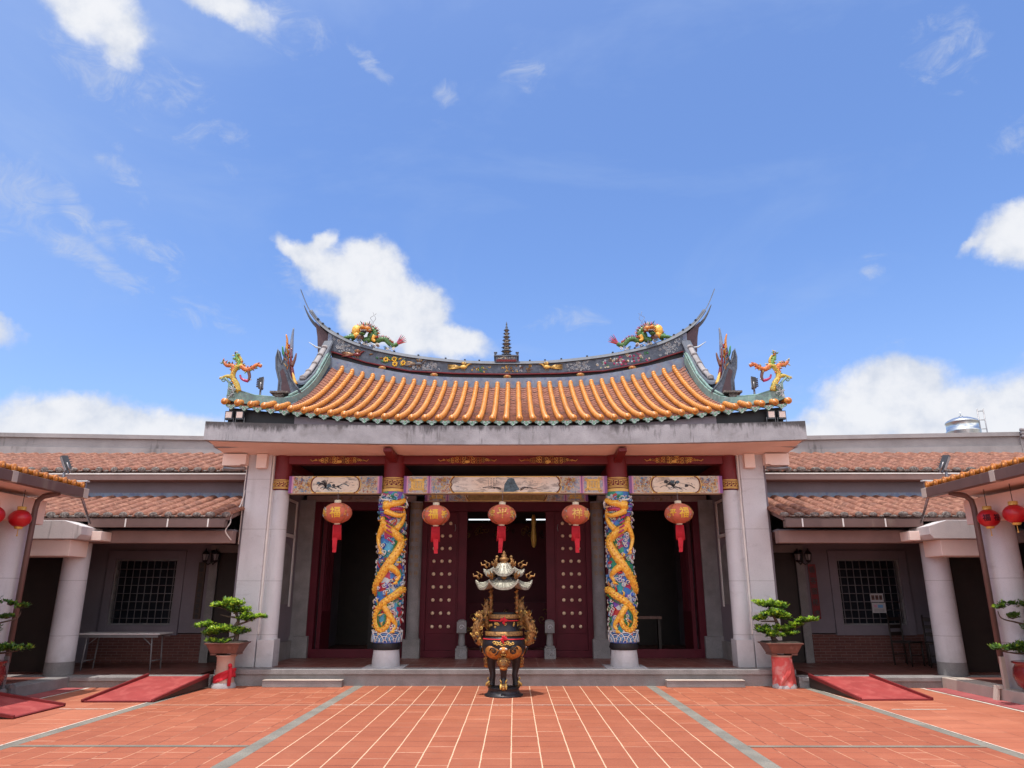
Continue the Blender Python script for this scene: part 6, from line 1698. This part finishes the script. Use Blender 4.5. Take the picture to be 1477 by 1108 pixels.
def board(s, word, label, w_, wood, ink, z0, z1):
    x = s * 6.43; y = 15.70
    b = MB(wood); b.box(x - w_ / 2, x + w_ / 2, y - .02, y + .015, z0, z1); o = tag(b.build('couplet_board', None, .003), label, 'sign board')
    g = MB(ink); n = len(word); st = (z1 - z0) / n
    for i, ch in enumerate(word): put_glyph(g, ch, lambda u, v, k, i=i: (x + u, y - .022 - k, z1 - st * (i + .5) + v), min(w_ * .82, st * .82), .003)
    g.build('lettering', o)
board(-1, '財團法人聖廟管理委員會', 'narrow old brown wooden board with a column of black characters beside the left wing window', .15, 'oldboard', 'ink', 1.02, 2.16)
board(1, '香客服務處', 'narrow dark red board with a column of faint characters beside the right wing window', .16, 'maroonpot', 'ink', 1.02, 2.12)
def notice(x, z, w_, h_, kind, label):
    b = MB('paper'); b.box(x - w_ / 2, x + w_ / 2, 15.700, 15.704, z - h_ / 2, z + h_ / 2); o = tag(b.build('notice'), label, 'notice', 'notices taped up on the right wing')
    g = MB('ink')
    if kind == 'faces':
        for k in (-1, 0, 1): g.use('clay'); g.box(x + k * w_ * .3 - w_ * .12, x + k * w_ * .3 + w_ * .12, 15.697, 15.6995, z - h_ * .25, z + h_ * .3); g.use('ink'); g.box(x + k * w_ * .3 - w_ * .05, x + k * w_ * .3 + w_ * .05, 15.695, 15.6965, z - h_ * .05, z + h_ * .15)
    elif kind == 'map':
        g.use('lblue'); g.box(x - .02, x + w_ * .3, 15.697, 15.6995, z, z + h_ * .3); g.use('pink'); g.box(x - w_ * .35, x - .04, 15.697, 15.6995, z + h_ * .05, z + h_ * .3)
        g.use('bars')
        for k in range(4): g.box(x - w_ * .38, x + w_ * .38, 15.697, 15.6995, z - h_ * .38 + k * h_ * .08, z - h_ * .35 + k * h_ * .08)
    elif kind == 'strip': g.use('red'); g.box(x - w_ * .3, x + w_ * .3, 15.697, 15.6995, z - h_ * .35, z + h_ * .35)
    else: g.use('bars'); g.box(x - w_ * .3, x + w_ * .3, 15.697, 15.6995, z - h_ * .3, z + h_ * .3)
    g.build('print', o)
notice(7.72, 1.44, .27, .17, 'faces', 'upper white notice with three small pictures on the right window')
notice(7.74, 1.24, .28, .20, 'map', 'lower white notice with blue and pink print on the right window')
notice(8.36, 1.52, .09, .20, 'strip', 'narrow red and white notice on the right window frame')
notice(8.40, .98, .07, .22, 'plain', 'narrow pale notice low at the right of the barred window')
# ---- folding table in the left wing porch
t = thing('folding_table', (-7.1, 14.3, .165), 'long folding table with pale top standing under the left wing window', 'table')
b = MB('bars'); b.use('plaster_w'); b.box(-7.95, -6.38, 14.05, 14.60, .79, .815); b.build('table_top', t, .004)
b = MB('steel'); b.box(-7.9, -6.42, 14.07, 14.10, .74, .788); b.box(-7.9, -6.42, 14.55, 14.58, .74, .788); b.build('apron', t)
for x, dx in ((-6.55, .04), (-7.75, -.04)):
    for y in (14.12, 14.53):
        b = MB('bars'); b.tube([(x, y, .79), (x + dx, y, .165)], .013, 7); b.build('leg', t)
    b = MB('bars'); b.tube([(x + dx * .7, 14.12, .33), (x + dx * .7, 14.53, .33)], .011, 6); b.tube([(x, 14.14, .60), (x - .22 * (1 if x > -7 else -1), 14.14, .78)], .009, 6); b.build('brace', t)
# ---- wooden chairs in the right wing
def chair(x, y, rz_, label):
    t = thing('wooden_chair', (0, 0, .165), label, 'chair', 'dark chairs in the right wing porch')
    b = MB('darkwood'); z = .165
    b.box(-.21, .21, -.2, .2, z + .42, z + .45); b.build('seat', t, .004)
    for u in (-.19, .19):
        for v in (-.18, .18):
            b = MB('darkwood'); top = z + .42 if v < 0 else z + .95; b.tube([(u, v, z), (u, v * (1 if v < 0 else 1.15), top)], .016, 7); b.build('leg', t)
    b = MB('darkwood')
    for k in range(3): b.box(-.18, .18, .195, .215, z + .55 + k * .14, z + .62 + k * .14)
    b.build('backrest', t, .003)
    b = MB('darkwood'); b.tube([(-.19, -.18, z + .2), (.19, -.18, z + .2)], .01, 6); b.tube([(-.19, .18, z + .2), (.19, .18, z + .2)], .01, 6); b.build('stretcher', t)
    t.location = (x, y, .165); t.rotation_euler = (0, 0, rz_)
chair(7.95, 15.2, .5, 'dark wooden chair under the right wing window, left of its neighbour')
chair(8.35, 14.8, -.4, 'dark wooden chair nearest the right wing column')

# ================================================================ SIDE HALLS (near left and near right)
def side_hall(s):
    nm = 'left' if s < 0 else 'right'
    h = thing('side_hall', (s * 8.6, 9, 0), f'near {nm} side hall with pale round columns and orange eaves tiles', 'building', 'side halls flanking the courtyard')
    def pb(mb, name, bevel=0, par=None): return mb.build(name, par or h, bevel)
    def bx(mb, x0, x1, y0, y1, z0, z1): mb.box(s * x0, s * x1, y0, y1, z0, z1)
    b = MB('curb_l' if s > 0 else 'stone_dark'); bx(b, 7.35, 7.70, 1.0, 13.055, -.01, .170); pb(b, 'kerb_step', .01)  # right kerb paler, left darker: sun and shade put into the stone colour
    b = MB('porch_tile'); bx(b, 7.70, 13.0, 1.0, 13.05, -.01, .168); pb(b, 'hall_floor')
    for y in (11.55, 7.6, 3.6):
        b = MB('stone'); b.lathe((s * 7.76, y, 0), [(.25, .172), (.235, 2.62)], 40); pb(b, 'column')
    b = MB('salmon'); bx(b, 7.58, 8.0, 1.0, 12.0, 2.60, 2.99)
    pb(b, 'eaves_beam', .008)
    b = MB('salmon'); bx(b, 7.50, 8.6, 12.70, 13.25, 2.14, 2.42); pb(b, 'link_beam', .01)
    b = MB('plaster_w')
    x0, x1 = 7.30, 8.6
    poly = [(s * 8.6, 2.423), (s * 7.36, 2.423), (s * 7.30, 2.50), (s * 7.30, 2.64), (s * 7.62, 2.74), (s * 8.6, 2.74)]
    b.prism(poly, 12.62, 13.285); pb(b, 'link_parapet', .008)
    b = MB('salmon'); bx(b, 7.13, 7.31, 12.95, 13.29, 2.42, 2.58) ; pb(b, 'beam_end', .006)
    # roof slab with orange eaves tiles
    b = MB('salmon'); b.prism([(s * 7.12, 3.06), (s * 7.12, 3.10), (s * 9.4, 3.32), (s * 9.4, 3.10)], 1.0, 12.08); bx(b, 9.4, 13.0, 1.0, 12.08, 3.10, 3.32)
    pb(b, 'soffit')
    b = MB('gutter'); bx(b, 6.98, 7.10, 1.0, 12.10, 3.05, 3.20); b.use('curb_l'); bx(b, 6.975, 7.105, 10.2, 10.32, 3.045, 3.205); bx(b, 6.975, 7.105, 11.97, 12.11, 3.045, 3.205)
    pb(b, 'gutter', .006)
    b = MB('orange'); rnd = random.Random(4)
    for i in range(46):
        y = 11.98 - i * .245
        b.use('orange'); b.tube([(s * 7.03, y, 3.245), (s * 8.4, y, 3.33), (s * 9.6, y, 3.40)], .058, 10)
        b.use('orange_end'); b.tube([(s * 7.012, y, 3.245), (s * 7.03, y, 3.245)], .066, 12); b.use('orange'); b.ball((s * 7.01, y, 3.245), (.012, .03, .03), 6, 5)
        b.use('pan'); b.add([(s * 7.06, y - .2, 3.235), (s * 7.06, y - .04, 3.235), (s * 9.6, y - .04, 3.385), (s * 9.6, y - .2, 3.385)], [(0, 1, 2, 3)])
        b.use('orange'); b.tube([(s * 7.07, y - .245, 3.262), (s * 7.07, y, 3.262)], .040, 8)
    pb(b, 'eaves_tiles')
    b = MB('slate_l'); bx(b, 7.05, 9.6, 12.04, 12.14, 3.21, 3.32); b.use('wht_relief'); bx(b, 7.0, 9.6, 12.05, 12.13, 3.32, 3.345); pb(b, 'verge_ridge', .006)
    # downpipe with its outlet over the kerb
    b = MB('gutter'); b.tube([(s * 7.08, 11.50, 3.06), (s * 7.30, 11.46, 3.0), (s * 7.38, 11.46, 2.93), (s * 7.40, 11.46, 2.8), (s * 7.40, 11.46, .52)], .042, 10)
    b.use('steel' if s < 0 else 'curb_l'); b.box(s * 7.36, s * 7.42, 11.40, 11.46, .171, .62); b.box(s * 7.30, s * 7.42, 11.47, 11.53, .171, .215)
    b.hexa([(s * 7.26, 11.50, .0), (s * 7.30, 11.50, .0), (s * 7.30, 11.60, .0), (s * 7.26, 11.60, .0)], [(s * 7.31, 11.50, .21), (s * 7.345, 11.50, .21), (s * 7.345, 11.60, .21), (s * 7.31, 11.60, .21)])
    pb(b, 'downpipe')
    # back wall: salmon above, dark carved lattice below, ends closed and dark
    b = MB('salmon'); bx(b, 9.3, 9.4, 1.0, 13.0, 2.25, 3.1); b.use('darkwood'); bx(b, 9.36, 9.46, 1.0, 13.0, .16, 2.25); pb(b, 'hall_wall')
    b = MB('maroonpot'); rq = random.Random(7)
    for k in range(190):
        y, z = rq.uniform(9.0, 13.0), rq.uniform(.5, 2.2); q = rq.uniform(.05, .12)
        b.use('clay' if k % 3 else 'maroonpot'); b.tube([(s * 9.35, u, v) for u, v in spiral((y, z), q, 1, rq.uniform(0, 6), 1, 8)], .018, 5)
    for y in (9.0, 10.3, 11.6, 12.9): b.use('darkwood'); bx(b, 9.28, 9.36, y - .05, y + .05, .16, 2.25)
    pb(b, 'carved_lattice')
    b = MB('darkwood'); bx(b, 8.0, 9.36, 13.9, 14.0, .16, 2.4); b.use('black'); bx(b, 9.4, 9.5, 13.0, 15.7, .16, 2.6); bx(b, 8.3, 9.4, 14.0, 14.02, .16, 2.4); pb(b, 'end_wall')
side_hall(-1); side_hall(1)
lantern(-7.40, 11.15, 2.62, None, 'glossy red lantern on the left side hall, hanging nearest the temple', .155, .135, 'lantern_red', False, top=3.06, group='small red lanterns under the side hall eaves')
lantern(-7.40, 10.55, 2.61, None, 'glossy red lantern on the left side hall cut by the left picture edge', .155, .135, 'lantern_red', False, top=3.06, group='small red lanterns under the side hall eaves')
lantern(7.40, 11.15, 2.62, [(-.75, '福', .10), (.2, '福', .10)], 'glossy red lantern on the right side hall, hanging nearest the temple', .155, .135, 'lantern_red', False, top=3.06, group='small red lanterns under the side hall eaves', face='maroon')
lantern(7.40, 10.55, 2.62, None, 'glossy red lantern on the right side hall cut by the right picture edge', .155, .135, 'lantern_red', False, top=3.06, group='small red lanterns under the side hall eaves')

# ================================================================ FLOODLIGHTS
def flood(loc, rz_, tilt, label, w_=.24, h_=.30, cat='floodlight'):
    t = thing('floodlight', loc, label, cat, 'floodlights on the roofs')
    x, y, z = loc; Rm = Matrix.Rotation(rz_, 3, 'Z') @ Matrix.Rotation(tilt, 3, 'X'); c = Vector((x, y, z + .30))
    xf = lambda v: c + Rm @ Vector(v)
    b = MB('floodcase'); b.xf = xf; b.hexa([(-w_ / 2, -.04, -h_ / 2), (w_ / 2, -.04, -h_ / 2), (w_ / 2, -.04, h_ / 2), (-w_ / 2, -.04, h_ / 2)], [(-w_ * .4, .05, -h_ * .4), (w_ * .4, .05, -h_ * .4), (w_ * .4, .05, h_ * .4), (-w_ * .4, .05, h_ * .4)])
    for k in range(5): b.box(-w_ * .35, w_ * .35, .05, .085, -h_ * .3 + k * h_ * .15, -h_ * .28 + k * h_ * .15)
    case = b.build('lamp_case', t)
    b = MB('floodglass'); b.xf = xf; b.box(-w_ * .42, w_ * .42, -.048, -.041, -h_ * .42, h_ * .42); b.build('lamp_glass', case)
    b = MB('steel'); b.xf = xf; b.tube([(-w_ * .56, 0, .0), (-w_ * .56, 0, -h_ * .62), (w_ * .56, 0, -h_ * .62), (w_ * .56, 0, 0)], .012, 6); b.xf = None; b.tube([(x, y, z), (x, y, z + .30 - h_ * .55)], .02, 6); b.lathe((x, y, z), [(.05, 0), (.05, .012)], 12); b.build('bracket', t)
flood((-7.43, 12.08, 3.34), R(-50), R(25), 'grey floodlight on the end of the left side hall roof', .16, .28)
flood((7.43, 12.08, 3.34), R(50), R(25), 'grey floodlight on the end of the right side hall roof', .16, .28)
flood((-4.72, 13.35, 5.12), R(105), R(0), 'black floodlight beside the left corner scroll of the temple roof', .13, .24)
flood((4.78, 13.35, 5.12), R(-105), R(0), 'black floodlight beside the right corner scroll of the temple roof', .13, .24)
for x, lb in ((-5.10, 'small spotlight under the left roof corner, the outer one'), (-4.90, 'small spotlight under the left roof corner, the inner one'), (4.90, 'small spotlight under the right roof corner, the inner one'), (5.10, 'small spotlight under the right roof corner, the outer one')):
    t = thing('spotlight', (x, 12.96, 4.55), lb, 'spotlight', 'spotlights on the cornice under the roof corners')
    b = MB('floodcase'); b.box(x - .07, x + .07, 12.91, 12.99, 4.60, 4.76); b.use('steel'); b.tube([(x - .08, 12.95, 4.64), (x - .08, 12.95, 4.54), (x + .08, 12.95, 4.54), (x + .08, 12.95, 4.64)], .008, 5); b.build('lamp_case', t, .006)
    b = MB('white'); b.use('salmon'); b.box(x - .055, x + .055, 12.902, 12.909, 4.63, 4.74); b.build('lamp_glass', t)

# rods at the gutter ends
for s, nm in ((-1, 'left'), (1, 'right')):
    b = MB('steel'); b.tube([(s * 7.08, 12.09, 3.06), (s * 7.19, 12.63, 2.70)], .012, 6); b.tube([(s * 7.05, 12.09, 3.06), (s * 7.165, 12.63, 2.68)], .007, 6)
    tag(b.build('thin_rod'), f'thin pale metal rod from the {nm} gutter end down to the white parapet', 'rod')
# cables on the piers
b = MB('white'); q = smoothp([(-4.93, 13.7, 3.5), (-4.95, 13.55, 3.1), (-5.0, 13.3, 2.9), (-4.97, 13.2, 2.75), (-5.02, 13.15, 2.6), (-4.96, 13.3, 2.45)], 5); b.tube(q, .012, 6); b.tube([(-4.91, 13.6, 4.0), (-4.93, 13.6, 3.5), (-4.94, 13.62, 2.4)], .008, 6); tag(b.build('cable'), 'loose pale cables hanging down the outer edge of the left pier', 'cable')
b = MB('steel'); b.tube([(-5.32, 13.5, 3.80), (-5.1, 13.5, 3.78), (-4.92, 13.52, 3.80)], .035, 8); tag(b.build('drain_pipe'), 'short dark drain pipe below the left corner of the cornice', 'pipe')
b = MB('steel'); b.tube([(5.32, 13.5, 3.80), (5.1, 13.5, 3.78), (4.92, 13.52, 3.80)], .035, 8); tag(b.build('drain_pipe'), 'short dark drain pipe below the right corner of the cornice', 'pipe')

# ================================================================ WATER TANK
tx, ty = 12.05, 18.7
t = thing('water_tank', (tx, ty, 4.4), 'stainless steel water tank with domed lid and ladder behind the right wing ridge', 'water tank')
b = MB('tankmetal'); b.lathe((tx, ty, 0), [(.40, 4.9), (.40, 5.62), (.405, 5.63), (.405, 5.66), (.385, 5.67), (.385, 5.86), (.40, 5.87), (.40, 5.89), (.36, 5.93), (.22, 6.0), (.06, 6.03), (.05, 6.06), (.01, 6.07)], 40); b.build('tank_body', t)
b = MB('tankmetal'); b.tube([(tx, ty, 6.05), (tx, ty, 6.18)], .012, 6); b.build('air_vent', t)
b = MB('steel')
for u in (.30, .46): b.tube([(tx + u, ty - .25, 4.6), (tx + u, ty - .25, 6.2)], .014, 6)
for k in range(7): b.tube([(tx + .30, ty - .25, 4.7 + k * .24), (tx + .46, ty - .25, 4.7 + k * .24)], .01, 6)
b.build('ladder', t)
for u, v in ((-.3, -.3), (.3, -.3), (-.3, .3), (.3, .3)):
    b = MB('steel'); b.box(tx + u - .03, tx + u + .03, ty + v - .03, ty + v + .03, 3.9, 4.9); b.build('leg', t)
